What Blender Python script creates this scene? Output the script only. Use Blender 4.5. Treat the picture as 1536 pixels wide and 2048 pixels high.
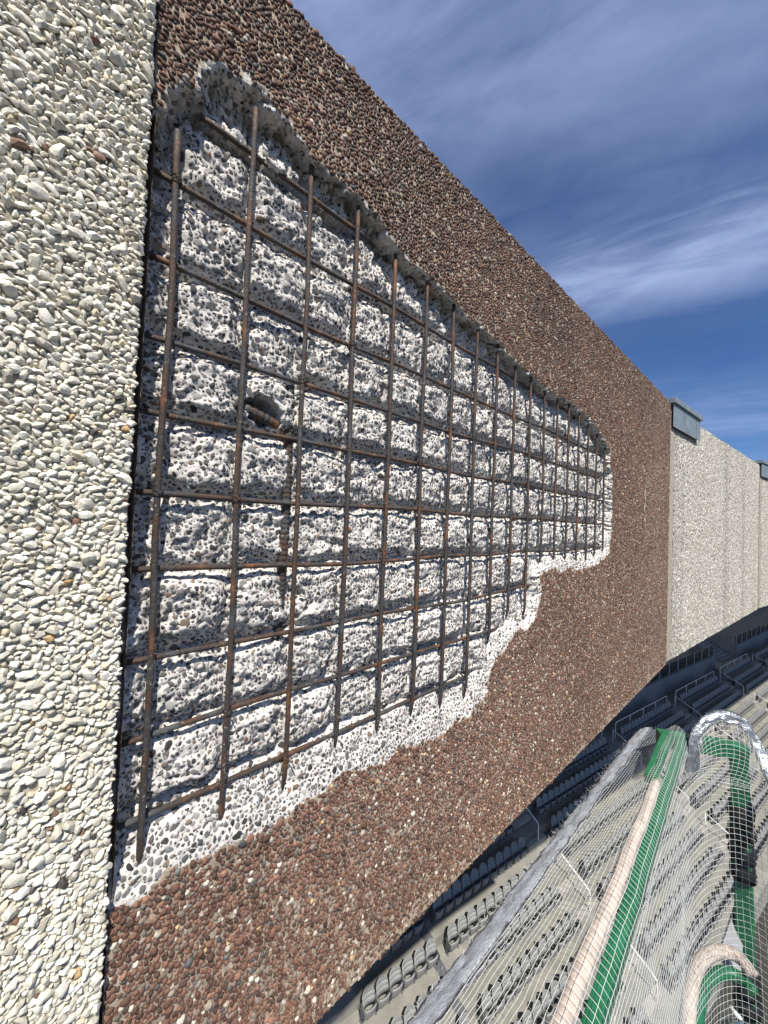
import bpy, bmesh, math, random
import numpy as np
from mathutils import Matrix, Vector

for o in list(bpy.data.objects): bpy.data.objects.remove(o, do_unlink=True)
random.seed(7); rng = np.random.default_rng(11)
sc = bpy.context.scene; COL = sc.collection
R_ = math.radians
CZ = 20.0                       # height of the photographer's eye above the lowest ground

# ------------------------------------------------------------------ camera
AZ, EL, RO, FPX = R_(42.794), R_(1.478), R_(2.194), 750.0
Fv = np.array([math.sin(AZ)*math.cos(EL), math.cos(AZ)*math.cos(EL), math.sin(EL)])
Rv = np.array([math.cos(AZ), -math.sin(AZ), 0.0]); Uv = np.cross(Rv, Fv)
R2 = Rv*math.cos(RO) + Uv*math.sin(RO); U2 = np.cross(R2, Fv)
cam = bpy.data.cameras.new('camera'); camo = bpy.data.objects.new('camera', cam); COL.objects.link(camo)
cam.sensor_fit = 'HORIZONTAL'; cam.sensor_width = 36.0; cam.lens = FPX/1536*36.0
cam.clip_start = 0.02; cam.clip_end = 3000
M = Matrix.Identity(4)
for i in range(3):
    M[i][0] = R2[i]; M[i][1] = U2[i]; M[i][2] = -Fv[i]
M[2][3] = CZ
camo.matrix_world = M
sc.camera = camo

# ------------------------------------------------------------------ sun and sky
SUN_EL, SUN_AZ = R_(55.0), R_(30.0)       # azimuth measured from the wall normal towards the left
tosun = Vector((-math.sin(SUN_AZ)*math.cos(SUN_EL), -math.cos(SUN_AZ)*math.cos(SUN_EL), math.sin(SUN_EL)))
sl = bpy.data.lights.new('sun', 'SUN'); sl.energy = 5.0; sl.angle = R_(0.53); sl.color = (1.0, 0.94, 0.84)
so = bpy.data.objects.new('sun', sl); COL.objects.link(so)
so.rotation_euler = tosun.to_track_quat('Z', 'Y').to_euler(); so.location = (0, 0, 60)

def N(nt, t, **kw):
    n = nt.nodes.new(t)
    for k, v in kw.items():
        if k.startswith('i_'):
            key = k[2:]
            n.inputs[int(key) if key.isdigit() else key.replace('_', ' ')].default_value = v
        else: setattr(n, k, v)
    return n
def ramp(nt, stops, interp='LINEAR'):
    r = nt.nodes.new('ShaderNodeValToRGB'); cr = r.color_ramp; cr.interpolation = interp
    while len(cr.elements) < len(stops): cr.elements.new(0.5)
    for e, (p, c) in zip(cr.elements, stops):
        e.position = p; e.color = (c, c, c, 1) if isinstance(c, (int, float)) else (*c, 1)
    return r
def mixc(nt, fac, a, b, bt='MIX'):
    m = nt.nodes.new('ShaderNodeMix'); m.data_type = 'RGBA'; m.blend_type = bt
    for s, v in ((0, fac), (6, a), (7, b)):
        if hasattr(v, 'is_linked'): nt.links.new(v, m.inputs[s])
        elif isinstance(v, (int, float)): m.inputs[s].default_value = v if s == 0 else (v, v, v, 1)
        else: m.inputs[s].default_value = (*v, 1)
    return m.outputs[2]
def math_(nt, op, a, b=0.0, clamp=False):
    m = nt.nodes.new('ShaderNodeMath'); m.operation = op; m.use_clamp = clamp
    for s, v in ((0, a), (1, b)):
        if hasattr(v, 'is_linked'): nt.links.new(v, m.inputs[s])
        else: m.inputs[s].default_value = v
    return m.outputs[0]

w = bpy.data.worlds.new('World'); sc.world = w; w.use_nodes = True
nt = w.node_tree; nt.nodes.clear()
wo = N(nt, 'ShaderNodeOutputWorld'); bg = N(nt, 'ShaderNodeBackground'); bg.inputs['Strength'].default_value = 0.05
sky = N(nt, 'ShaderNodeTexSky', sky_type='NISHITA', sun_disc=False)
sky.sun_elevation = SUN_EL; sky.sun_rotation = math.atan2(tosun.x, tosun.y)
sky.altitude = 400; sky.air_density = 1.0; sky.dust_density = 0.25; sky.ozone_density = 3.0
tc = N(nt, 'ShaderNodeTexCoord')
sep = N(nt, 'ShaderNodeSeparateXYZ'); nt.links.new(tc.outputs['Generated'], sep.inputs[0])
den = math_(nt, 'MAXIMUM', math_(nt, 'ADD', sep.outputs[2], 0.10), 0.03)
px = math_(nt, 'DIVIDE', sep.outputs[0], den); py = math_(nt, 'DIVIDE', sep.outputs[1], den)
cmb = N(nt, 'ShaderNodeCombineXYZ'); nt.links.new(px, cmb.inputs[0]); nt.links.new(py, cmb.inputs[1])
CA = R_(107)                   # the plan direction in which the cirrus is combed out (from +X)
def cloud(scale_along, scale_across, loc, detail, rough, dist=0.0):
    mp = N(nt, 'ShaderNodeMapping', vector_type='TEXTURE'); nt.links.new(cmb.outputs[0], mp.inputs['Vector'])
    mp.inputs['Rotation'].default_value = (0, 0, CA); mp.inputs['Location'].default_value = loc
    mp.inputs['Scale'].default_value = (1/scale_along, 1/scale_across, 1)
    n = N(nt, 'ShaderNodeTexNoise'); nt.links.new(mp.outputs[0], n.inputs['Vector'])
    n.inputs['Scale'].default_value = 1.0; n.inputs['Detail'].default_value = detail
    n.inputs['Roughness'].default_value = rough; n.inputs['Distortion'].default_value = dist
    return n.outputs['Fac']
def fib(scale_along, scale_across, loc, detail, rough, dist, lo, hi):
    r = ramp(nt, [(lo, 0), (hi, 1)]); nt.links.new(cloud(scale_along, scale_across, loc, detail, rough, dist), r.inputs[0]); return r.outputs[0]
soft = cloud(0.9, 1.3, (0.4, 1.7, 0), 4, 0.5, 0.3)
fine = fib(1.2, 4.2, (0.2, 0.1, 0), 8, 0.60, 1.6, 0.32, 0.72)
puff = fib(2.6, 3.4, (1.3, 2.1, 0), 7, 0.58, 0.8, 0.30, 0.74)
# layers of cirrus lying in bands across the wall: w runs across the bands
w0 = math_(nt, 'ADD', math_(nt, 'MULTIPLY', px, 0.956), math_(nt, 'MULTIPLY', py, 0.292))
w1 = math_(nt, 'ADD', w0, math_(nt, 'MULTIPLY', math_(nt, 'SUBTRACT', soft, 0.5), 0.55))
w1 = math_(nt, 'ADD', w1, math_(nt, 'MULTIPLY', math_(nt, 'SUBTRACT', fine, 0.5), 0.10))
band_ = ramp(nt, [(0.0, 0.50), (0.28, 0.72), (0.345, 0.60), (0.385, 0.22), (0.41, 0.30), (0.445, 0.95), (0.47, 0.90), (0.515, 0.10), (0.60, 0.05), (0.78, 0.55), (0.84, 0.10), (1.0, 0.30)])
nt.links.new(math_(nt, 'DIVIDE', math_(nt, 'ADD', w1, 1.0), 5.2, True), band_.inputs[0])
tex = math_(nt, 'ADD', math_(nt, 'MULTIPLY', fine, 0.58), math_(nt, 'MULTIPLY', puff, 0.58))
cf = math_(nt, 'MULTIPLY', band_.outputs[0], math_(nt, 'ADD', math_(nt, 'MULTIPLY', tex, 0.85), 0.22), True)
tint = mixc(nt, 1.0, sky.outputs[0], (0.62, 0.95, 1.42), 'MULTIPLY')
nt.links.new(mixc(nt, cf, tint, (6.4, 8.0, 12.4)), bg.inputs[0])
nt.links.new(bg.outputs[0], wo.inputs[0])

sc.view_settings.view_transform = 'Standard'; sc.view_settings.look = 'None'
sc.view_settings.exposure = 0.46; sc.view_settings.gamma = 1.0
sc.view_settings.use_curve_mapping = False
sc.render.engine = 'CYCLES'

# ------------------------------------------------------------------ mesh and object helpers
def link(o, parent=None):
    COL.objects.link(o)
    if parent is not None: o.parent = parent
    return o
def np_mesh(name, V, Fc, mat, smooth=False, col=None):
    V = np.asarray(V, np.float32); Fc = np.asarray(Fc, np.int32); k = Fc.shape[1]
    me = bpy.data.meshes.new(name)
    me.vertices.add(len(V)); me.vertices.foreach_set('co', V.ravel())
    me.loops.add(Fc.size); me.loops.foreach_set('vertex_index', Fc.ravel())
    me.polygons.add(len(Fc)); me.polygons.foreach_set('loop_start', np.arange(0, Fc.size, k, dtype=np.int32))
    me.polygons.foreach_set('use_smooth', np.full(len(Fc), smooth))
    if col is not None:
        a = me.color_attributes.new('Col', 'FLOAT_COLOR', 'POINT')
        c = np.ones((len(V), 4), np.float32); c[:, :3] = col; a.data.foreach_set('color', c.ravel())
    me.update(calc_edges=True); me.validate()
    if mat: me.materials.append(mat)
    return me
def obj(name, me, parent=None, **tags):
    o = link(bpy.data.objects.new(name, me), parent)
    for k, v in tags.items(): o[k] = v
    return o
def thing(name, label, cat, loc, group=None, rz=0.0):
    o = bpy.data.objects.new(name, None); COL.objects.link(o); o.location = loc; o.rotation_euler = (0, 0, rz)
    o.empty_display_size = 0.1; o['label'] = label; o['category'] = cat
    if group: o['group'] = group
    return o
class MB:
    """collects boxes, tubes and sheets for ONE mesh"""
    def __init__(s): s.v = []; s.f = []
    def add(s, V, Fc):
        b = len(s.v); s.v += [tuple(map(float, p)) for p in V]; s.f += [tuple(int(i)+b for i in f) for f in Fc]
    def box(s, lo, hi, M=None):
        (a, b, c), (d, e, f) = lo, hi
        V = [(a,b,c),(d,b,c),(d,e,c),(a,e,c),(a,b,f),(d,b,f),(d,e,f),(a,e,f)]
        if M is not None: V = [M @ Vector(p) for p in V]
        s.add(V, [(0,3,2,1),(4,5,6,7),(0,1,5,4),(1,2,6,5),(2,3,7,6),(3,0,4,7)])
    def prism(s, poly, z0, z1):
        n = len(poly); V = [(x, y, z0) for x, y in poly] + [(x, y, z1) for x, y in poly]
        s.add(V, [tuple(range(n-1, -1, -1)), tuple(range(n, 2*n))] + [(i, (i+1) % n, n+(i+1) % n, n+i) for i in range(n)])
    def tube(s, pts, rad, n=8, ry=None, up=(0, 0, 1), caps=True):
        pts = [Vector(p) for p in pts]; K = len(pts)
        rr = rad if hasattr(rad, '__len__') else [rad]*K
        V = []
        for i, p in enumerate(pts):
            d = (pts[min(i+1, K-1)] - pts[max(i-1, 0)]).normalized()
            a = d.cross(Vector(up))
            if a.length < 1e-3: a = d.cross(Vector((1, 0.2, 0)))
            a.normalize(); b = a.cross(d)
            for j in range(n):
                t = 2*math.pi*j/n
                V.append(p + a*(rr[i]*math.cos(t)) + b*((ry if ry else rr[i])*math.sin(t)))
        Fc = [(i*n+j, i*n+(j+1) % n, (i+1)*n+(j+1) % n, (i+1)*n+j) for i in range(K-1) for j in range(n)]
        if caps: Fc += [tuple(range(n-1, -1, -1)), tuple(range((K-1)*n, K*n))]
        s.add(V, Fc)
    def mesh(s, name, mat, smooth=False, bevel=0.0):
        me = bpy.data.meshes.new(name); me.from_pydata(s.v, [], s.f); me.update()
        if bevel:
            bm = bmesh.new(); bm.from_mesh(me)
            bmesh.ops.bevel(bm, geom=list(bm.edges), offset=bevel, segments=2, affect='EDGES', profile=0.6)
            bm.to_mesh(me); bm.free()
        for p in me.polygons: p.use_smooth = smooth
        if mat: me.materials.append(mat)
        return me
def smooth_path(P, sub=6):
    P = [np.array(p, float) for p in P]; out = []
    for i in range(len(P)-1):
        p0, p1, p2, p3 = P[max(i-1, 0)], P[i], P[i+1], P[min(i+2, len(P)-1)]
        for k in range(sub):
            t = k/sub
            out.append(0.5*((2*p1)+(-p0+p2)*t+(2*p0-5*p1+4*p2-p3)*t*t+(-p0+3*p1-3*p2+p3)*t**3))
    out.append(P[-1]); return out

# 2D gradient noise
_perm = rng.permutation(512); _g = rng.normal(size=(512, 2)); _g /= np.linalg.norm(_g, axis=1)[:, None]
def perlin(x, y, s=0):
    xi = np.floor(x).astype(int); yi = np.floor(y).astype(int); xf = x-xi; yf = y-yi
    def gr(a, b):
        h = _perm[(_perm[(a+s*17) & 511]+b*31+s*7) & 511]; return _g[h]
    def dot(a, b, dx, dy):
        g = gr(a, b); return g[..., 0]*dx+g[..., 1]*dy
    u = xf*xf*xf*(xf*(xf*6-15)+10); v = yf*yf*yf*(yf*(yf*6-15)+10)
    a = dot(xi, yi, xf, yf); b = dot(xi+1, yi, xf-1, yf); c = dot(xi, yi+1, xf, yf-1); d = dot(xi+1, yi+1, xf-1, yf-1)
    return (a+(b-a)*u)+((c+(d-c)*u)-(a+(b-a)*u))*v
def fbm(x, y, s, octv=3, rough=0.5):
    r = 0; a = 1; f = 1
    for k in range(octv): r = r+a*perlin(x*f, y*f, s+k*3); a *= rough; f *= 2.1
    return r

# ------------------------------------------------------------------ materials
def new_mat(name):
    m = bpy.data.materials.new(name); m.use_nodes = True; nt = m.node_tree
    b = nt.nodes['Principled BSDF']; return m, nt, b
def bump(nt, b, height, strength, dist):
    bp = N(nt, 'ShaderNodeBump'); bp.inputs['Strength'].default_value = strength; bp.inputs['Distance'].default_value = dist
    nt.links.new(height, bp.inputs['Height']); nt.links.new(bp.outputs[0], b.inputs['Normal']); return bp
def objco(nt):
    return N(nt, 'ShaderNodeTexCoord').outputs['Object']
def noise(nt, co, scale, detail=4, rough=0.6, dist=0.0):
    n = N(nt, 'ShaderNodeTexNoise'); nt.links.new(co, n.inputs['Vector'])
    n.inputs['Scale'].default_value = scale; n.inputs['Detail'].default_value = detail
    n.inputs['Roughness'].default_value = rough; n.inputs['Distortion'].default_value = dist
    return n.outputs['Fac']
def mapped(nt, co, scale):
    mp = N(nt, 'ShaderNodeMapping'); nt.links.new(co, mp.inputs['Vector']); mp.inputs['Scale'].default_value = scale; return mp.outputs[0]
def geo_pos(nt): return N(nt, 'ShaderNodeNewGeometry').outputs['Position']

def mat_stone(name, rough, vscale, vamp, bs, bd, spec=0.3):
    m, nt, b = new_mat(name)
    at = N(nt, 'ShaderNodeAttribute', attribute_name='Col')
    p = geo_pos(nt)
    n = noise(nt, p, vscale, 5, 0.65)
    r = ramp(nt, [(0.3, 1-vamp), (0.7, 1+vamp*0.6)]); nt.links.new(n, r.inputs[0])
    nt.links.new(mixc(nt, 1.0, at.outputs['Color'], r.outputs[0], 'MULTIPLY'), b.inputs['Base Color'])
    b.inputs['Roughness'].default_value = rough; b.inputs['Specular IOR Level'].default_value = spec
    bump(nt, b, noise(nt, p, vscale*1.7, 4, 0.7), bs, bd)
    return m
M_PEB = mat_stone('brown_pebble', 0.72, 320, 0.30, 0.35, 0.0012)
M_CHIP = mat_stone('white_marble_chip', 0.55, 260, 0.16, 0.35, 0.0012, 0.4)
M_AGG = mat_stone('grey_aggregate', 0.7, 380, 0.35, 0.4, 0.001)

def mat_rough(name, c0, c1, scale, bscale, bs, bd, rough=0.9, speck=None):
    m, nt, b = new_mat(name); p = geo_pos(nt)
    r = ramp(nt, [(0.32, c0), (0.68, c1)]); nt.links.new(noise(nt, p, scale, 6, 0.65), r.inputs[0])
    colr = r.outputs[0]
    if speck:
        sc_, thr, cs = speck
        v = N(nt, 'ShaderNodeTexVoronoi'); nt.links.new(p, v.inputs['Vector']); v.inputs['Scale'].default_value = sc_
        rr = ramp(nt, [(thr, 1), (thr+0.06, 0)]); nt.links.new(v.outputs['Distance'], rr.inputs[0])
        sepc = N(nt, 'ShaderNodeSeparateColor'); nt.links.new(v.outputs['Color'], sepc.inputs[0])
        gate = ramp(nt, [(0.45, 0), (0.55, 1)]); nt.links.new(sepc.outputs[0], gate.inputs[0])
        f = math_(nt, 'MULTIPLY', rr.outputs[0], gate.outputs[0])
        colr = mixc(nt, f, colr, cs)
    nt.links.new(colr, b.inputs['Base Color']); b.inputs['Roughness'].default_value = rough
    b.inputs['Specular IOR Level'].default_value = 0.2
    bump(nt, b, noise(nt, p, bscale, 6, 0.7), bs, bd)
    return m
M_MORTAR = mat_rough('cream_mortar', (0.24, 0.19, 0.14), (0.58, 0.48, 0.375), 160, 420, 0.7, 0.004)
M_CORE = mat_rough('broken_concrete', (0.48, 0.455, 0.425), (0.85, 0.82, 0.775), 110, 260, 0.9, 0.004, speck=(170, 0.24, (0.085, 0.085, 0.085)))
M_WMORTAR = mat_rough('white_panel_mortar', (0.28, 0.25, 0.185), (0.58, 0.525, 0.41), 160, 400, 0.6, 0.003)
M_DECK = mat_rough('terrace_concrete', (0.175, 0.175, 0.155), (0.275, 0.272, 0.245), 1.3, 30, 0.15, 0.01)
M_DARKC = mat_rough('grey_wall_concrete', (0.20, 0.205, 0.20), (0.28, 0.285, 0.28), 0.7, 20, 0.15, 0.01)
M_TURF = mat_rough('dark_track', (0.035, 0.034, 0.031), (0.060, 0.058, 0.052), 2.0, 60, 0.4, 0.03)
M_STEP = mat_rough('step_concrete', (0.26, 0.25, 0.22), (0.34, 0.33, 0.29), 3, 40, 0.1, 0.005)

def mat_rust():
    m, nt, b = new_mat('rusty_steel'); p = geo_pos(nt)
    r = ramp(nt, [(0.36, (0.075, 0.078, 0.082)), (0.47, (0.045, 0.038, 0.034)), (0.57, (0.085, 0.045, 0.028)), (0.70, (0.24, 0.105, 0.042))])
    nt.links.new(noise(nt, mapped(nt, p, (1, 1, 0.6)), 26, 7, 0.72), r.inputs[0])
    f = ramp(nt, [(0.60, 0), (0.70, 1)]); nt.links.new(noise(nt, p, 240, 4, 0.6), f.inputs[0])
    fm = ramp(nt, [(0.44, 0), (0.60, 0.8)]); nt.links.new(noise(nt, p, 17, 3, 0.6), fm.inputs[0])
    nt.links.new(mixc(nt, math_(nt, 'MULTIPLY', f.outputs[0], fm.outputs[0]), r.outputs[0], (0.48, 0.45, 0.41)), b.inputs['Base Color'])
    b.inputs['Roughness'].default_value = 0.62; b.inputs['Metallic'].default_value = 0.15
    bump(nt, b, noise(nt, p, 210, 5, 0.75), 0.9, 0.003); return m
M_RUST = mat_rust()

def mat_plain(name, c, rough=0.6, metal=0.0, var=0.15, vscale=12, bs=0.0, bscale=60, bd=0.004, trans=0.0):
    m, nt, b = new_mat(name); p = geo_pos(nt)
    r = ramp(nt, [(0.3, tuple(x*(1-var) for x in c)), (0.7, tuple(min(1, x*(1+var)) for x in c))])
    nt.links.new(noise(nt, p, vscale, 5, 0.6), r.inputs[0]); nt.links.new(r.outputs[0], b.inputs['Base Color'])
    b.inputs['Roughness'].default_value = rough; b.inputs['Metallic'].default_value = metal
    if bs: bump(nt, b, noise(nt, p, bscale, 5, 0.65), bs, bd)
    return m
M_SEAT = mat_plain('grey_seat_plastic', (0.235, 0.238, 0.232), 0.55, var=0.10, vscale=1.4)
M_SEATM = mat_plain('seat_bracket_metal', (0.10, 0.105, 0.11), 0.5, var=0.1)
M_WRAIL = mat_plain('white_rail_paint', (0.72, 0.72, 0.70), 0.4, var=0.06)
M_GALV = mat_plain('galvanised_sheet', (0.30, 0.34, 0.345), 0.5, 0.55, var=0.22, vscale=16, bs=0.1, bscale=25)
M_GREEN = mat_plain('green_painted_steel', (0.014, 0.125, 0.055), 0.45, var=0.25, vscale=20, bs=0.08, bscale=50)
M_FOAM = mat_plain('cream_foam', (0.47, 0.40, 0.345), 0.9, var=0.28, vscale=45, bs=0.5, bscale=150, bd=0.004)
M_TAPE = mat_plain('grey_cloth_tape', (0.40, 0.435, 0.49), 0.5, var=0.2, vscale=30, bs=0.5, bscale=60, bd=0.01)
M_SILVER = mat_plain('silver_tape', (0.42, 0.44, 0.46), 0.33, 0.8, var=0.15, vscale=40, bs=0.6, bscale=45, bd=0.012)
M_BLACK = mat_plain('black_wrap', (0.016, 0.016, 0.017), 0.4, var=0.3, vscale=20, bs=0.4, bscale=40, bd=0.01)
M_NET = mat_plain('white_net_twine', (0.56, 0.585, 0.58), 0.6, var=0.08)
M_SEAL = mat_plain('joint_sealant', (0.36, 0.32, 0.25), 0.7, var=0.25, vscale=30, bs=0.3)
M_GREYP = mat_plain('grey_sheet', (0.26, 0.265, 0.28), 0.6, var=0.1)
M_STEEL = mat_plain('bright_steel', (0.62, 0.63, 0.64), 0.16, 0.95, var=0.1)
M_RAILP = mat_plain('grey_rail_post', (0.42, 0.42, 0.41), 0.5, var=0.1)
M_GLASS = mat_plain('dark_infill', (0.03, 0.032, 0.035), 0.25, var=0.2)
M_SLAB = mat_plain('deck_slab', (0.22, 0.22, 0.21), 0.9, var=0.15, vscale=2)

def mat_farwhite():
    m, nt, b = new_mat('white_aggregate_face'); p = geo_pos(nt)
    v = N(nt, 'ShaderNodeTexVoronoi'); nt.links.new(p, v.inputs['Vector']); v.inputs['Scale'].default_value = 92
    v2 = N(nt, 'ShaderNodeTexVoronoi', feature='DISTANCE_TO_EDGE'); nt.links.new(p, v2.inputs['Vector']); v2.inputs['Scale'].default_value = 92
    s = N(nt, 'ShaderNodeSeparateColor'); nt.links.new(v.outputs['Color'], s.inputs[0])
    r = ramp(nt, [(0.0, (0.20, 0.17, 0.12)), (0.05, (0.46, 0.43, 0.35)), (0.4, (0.60, 0.575, 0.49)), (1.0, (0.80, 0.78, 0.70))]); nt.links.new(s.outputs[0], r.inputs[0])
    e = ramp(nt, [(0.0, 0.0), (0.10, 1)]); nt.links.new(v2.outputs['Distance'], e.inputs[0])
    c = mixc(nt, e.outputs[0], (0.22, 0.19, 0.14), r.outputs[0])
    # grey run-off stains coming down from the top edge
    st = noise(nt, mapped(nt, p, (3.2, 3.2, 0.16)), 1.0, 5, 0.6, 0.2)
    sr = ramp(nt, [(0.50, 1.0), (0.66, 0.78), (0.8, 0.7)]); nt.links.new(st, sr.inputs[0])
    nt.links.new(mixc(nt, 1.0, c, sr.outputs[0], 'MULTIPLY'), b.inputs['Base Color'])
    b.inputs['Roughness'].default_value = 0.8
    bump(nt, b, math_(nt, 'ADD', e.outputs[0], math_(nt, 'MULTIPLY', s.outputs[1], 1.4)), 0.9, 0.008)
    return m
M_FARW = mat_farwhite()

# ------------------------------------------------------------------ stone variants
def dome(nr, nseg, seed):
    """rounded pebble, the part that stands out of the mortar (z up); unit radius"""
    r = np.random.default_rng(seed); V = []; Fc = []
    ph = r.uniform(0, 6.28, 4)
    els = np.linspace(-0.30, math.pi/2, nr+1)
    for i in range(nr):
        for j in range(nseg):
            a = 2*math.pi*(j+0.5*(i % 2))/nseg
            k = 1+0.14*math.sin(2*a+ph[0])+0.11*math.sin(3*a+ph[1])+r.normal()*0.085
            V.append((math.cos(els[i])*math.cos(a)*k, math.cos(els[i])*math.sin(a)*k, math.sin(els[i])*(1+r.normal()*0.12)))
    V.append((r.normal()*0.1, r.normal()*0.1, 1.0+r.normal()*0.06))
    for i in range(nr-1):
        for j in range(nseg):
            a, b = i*nseg+j, i*nseg+(j+1) % nseg; c, d = a+nseg, b+nseg
            if i % 2 == 0: Fc += [(a, b, c), (b, d, c)]
            else: Fc += [(a, b, d), (a, d, c)]
    for j in range(nseg): Fc.append(((nr-1)*nseg+j, (nr-1)*nseg+(j+1) % nseg, nr*nseg))
    return np.array(V), np.array(Fc)
def chip(sub, seed):
    """angular marble chip: sphere cut by random planes, flat facets"""
    r = np.random.default_rng(seed); bm = bmesh.new(); bmesh.ops.create_icosphere(bm, subdivisions=sub, radius=1.0)
    V = np.array([v.co[:] for v in bm.verts]); Fc = np.array([[v.index for v in f.verts] for f in bm.faces]); bm.free()
    for k in range(12):
        n = r.normal(size=3); n[2] = abs(n[2])*0.9; n /= np.linalg.norm(n); d = r.uniform(0.44, 0.76)
        h = V@n-d; V = V-np.where(h > 0, h, 0)[:, None]*n[None]*0.97
    V = V*(1+r.normal(size=(len(V), 1))*0.012)
    keep = V[Fc][:, :, 2].min(1) > -0.55
    Fc = Fc[keep]; used = np.unique(Fc); mp = -np.ones(len(V), int); mp[used] = np.arange(len(used))
    return V[used], mp[Fc]
def scatter(variants, vi, pos, frames, scale, cols):
    """join stones: pos (n,3), frames (n,3,3) columns are axes, scale (n,3), cols (n,3)"""
    AV = []; AF = []; AC = []; base = 0
    for k, (V, Fc) in enumerate(variants):
        ii = np.where(vi == k)[0]
        if not len(ii): continue
        L = V[None]*scale[ii][:, None, :]
        W = np.einsum('nij,nkj->nki', frames[ii], L)+pos[ii][:, None, :]
        AV.append(W.reshape(-1, 3)); AC.append(np.repeat(cols[ii], len(V), 0))
        AF.append((Fc[None]+(np.arange(len(ii))*len(V))[:, None, None]+base).reshape(-1, 3)); base += len(ii)*len(V)
    return np.concatenate(AV), np.concatenate(AF), np.concatenate(AC)
def pack(size, radii, seed, gap=0.86, tries=26):
    """stones of mixed size packed on a patch that repeats at its edges, largest first"""
    r = np.random.default_rng(seed); P = np.zeros((len(radii), 2)); Q = np.zeros(len(radii)); n = 0
    for rad in sorted(radii, reverse=True):
        C = r.uniform(0, size, (tries, 2))
        if n:
            d = np.abs(C[:, None]-P[None, :n]); d = np.minimum(d, size-d)
            ok = ((d**2).sum(2) > ((rad+Q[:n])*gap)[None]**2).all(1)
            k = np.argmax(ok)
            if not ok[k]: continue
        else: k = 0
        P[n] = C[k]; Q[n] = rad; n += 1
    return P[:n], Q[:n]
def tile(P, Q, size, x0, x1, z0, z1):
    out = []; 
    for i in range(int(math.floor(x0/size)), int(math.ceil(x1/size))):
        for j in range(int(math.floor(z0/size)), int(math.ceil(z1/size))):
            A = P.copy()
            if (i+j) % 2: A = np.stack([A[:, 0], size-A[:, 1]], 1)      # stays seamless enough, breaks the repeat
            out.append(np.concatenate([A+np.array([i*size, j*size]), Q[:, None]], 1))
    out = np.concatenate(out)
    m = (out[:, 0] > x0) & (out[:, 0] < x1) & (out[:, 1] > z0) & (out[:, 1] < z1)
    return out[m]
def wall_frames(n, theta, d=(1.0, 0.0), tilt=0.25, seed=3):
    """axes for stones on a vertical face running along d; local z points out of the wall"""
    r = np.random.default_rng(seed)
    ex = np.array([d[0], d[1], 0.0]); ez = np.array([0, 0, 1.0]); out = np.array([d[1], -d[0], 0.0])
    nn = out[None]+ex[None]*r.normal(size=(n, 1))*tilt+ez[None]*r.normal(size=(n, 1))*tilt
    return frames_from(nn, theta, ex)
def frames_from(nn, theta, ex):
    nn = nn/np.linalg.norm(nn, axis=1)[:, None]
    a = ex[None]-nn*(nn@ex)[:, None]; a /= np.linalg.norm(a, axis=1)[:, None]; b = np.cross(nn, a)
    c, s = np.cos(theta)[:, None], np.sin(theta)[:, None]
    return np.stack([a*c+b*s, -a*s+b*c, nn], -1)
def pick_cols(n, table, seed):
    r = np.random.default_rng(seed); w_ = np.array([t[0] for t in table]); k = r.choice(len(table), n, p=w_/w_.sum())
    c = np.array([t[1] for t in table], float)[k]; return c*np.exp(r.normal(size=(n, 1))*np.array([t[2] for t in table])[k][:, None])
def screen_size(pos, rad):
    d = pos-np.array([0, 0, CZ]); z = d@Fv; x = 768+FPX*(d@R2)/z; y = 1024-FPX*(d@U2)/z
    vis = (z > 0.05) & (x > -10) & (x < 1546) & (y > -10) & (y < 2058)
    return np.where(vis, rad/np.maximum(z, 0.05), 0), x, y
def single_stones(name, idx, variants, vi, pos, frames, scale, cols, mat, parent, smooth, nmesh=36):
    """the stones that show largest, each an object; alike ones share mesh data"""
    meshes = {}; r = np.random.default_rng(5)
    order = idx
    for n, i in enumerate(order):
        # colour classes: quantise so that meshes are shared
        key = (int(vi[i]) % 6, tuple(np.round(np.log2(np.maximum(cols[i], 1e-3))*2).astype(int)))
        if key not in meshes:
            V, Fc = variants[key[0] if key[0] < len(variants) else 0]
            meshes[key] = np_mesh(name, V, Fc, mat, smooth, np.repeat(cols[i][None], len(V), 0))
        o = bpy.data.objects.new(name, meshes[key]); COL.objects.link(o); o.parent = parent
        m = Matrix.Identity(4)
        for a in range(3):
            for b in range(3): m[a][b] = frames[i][a, b]*scale[i][b]
            m[a][3] = pos[i][a]
        o.matrix_world = m

# ================================================================== THE FACADE PANELS
FY = 0.57                      # the brown face, metres in front of the eye
T0, T1 = 0.092, 3.25
def ztop(t): return 0.850+0.0185*np.asarray(t, float)
def zbot(t): return -0.902-0.003*np.asarray(t, float)

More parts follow.
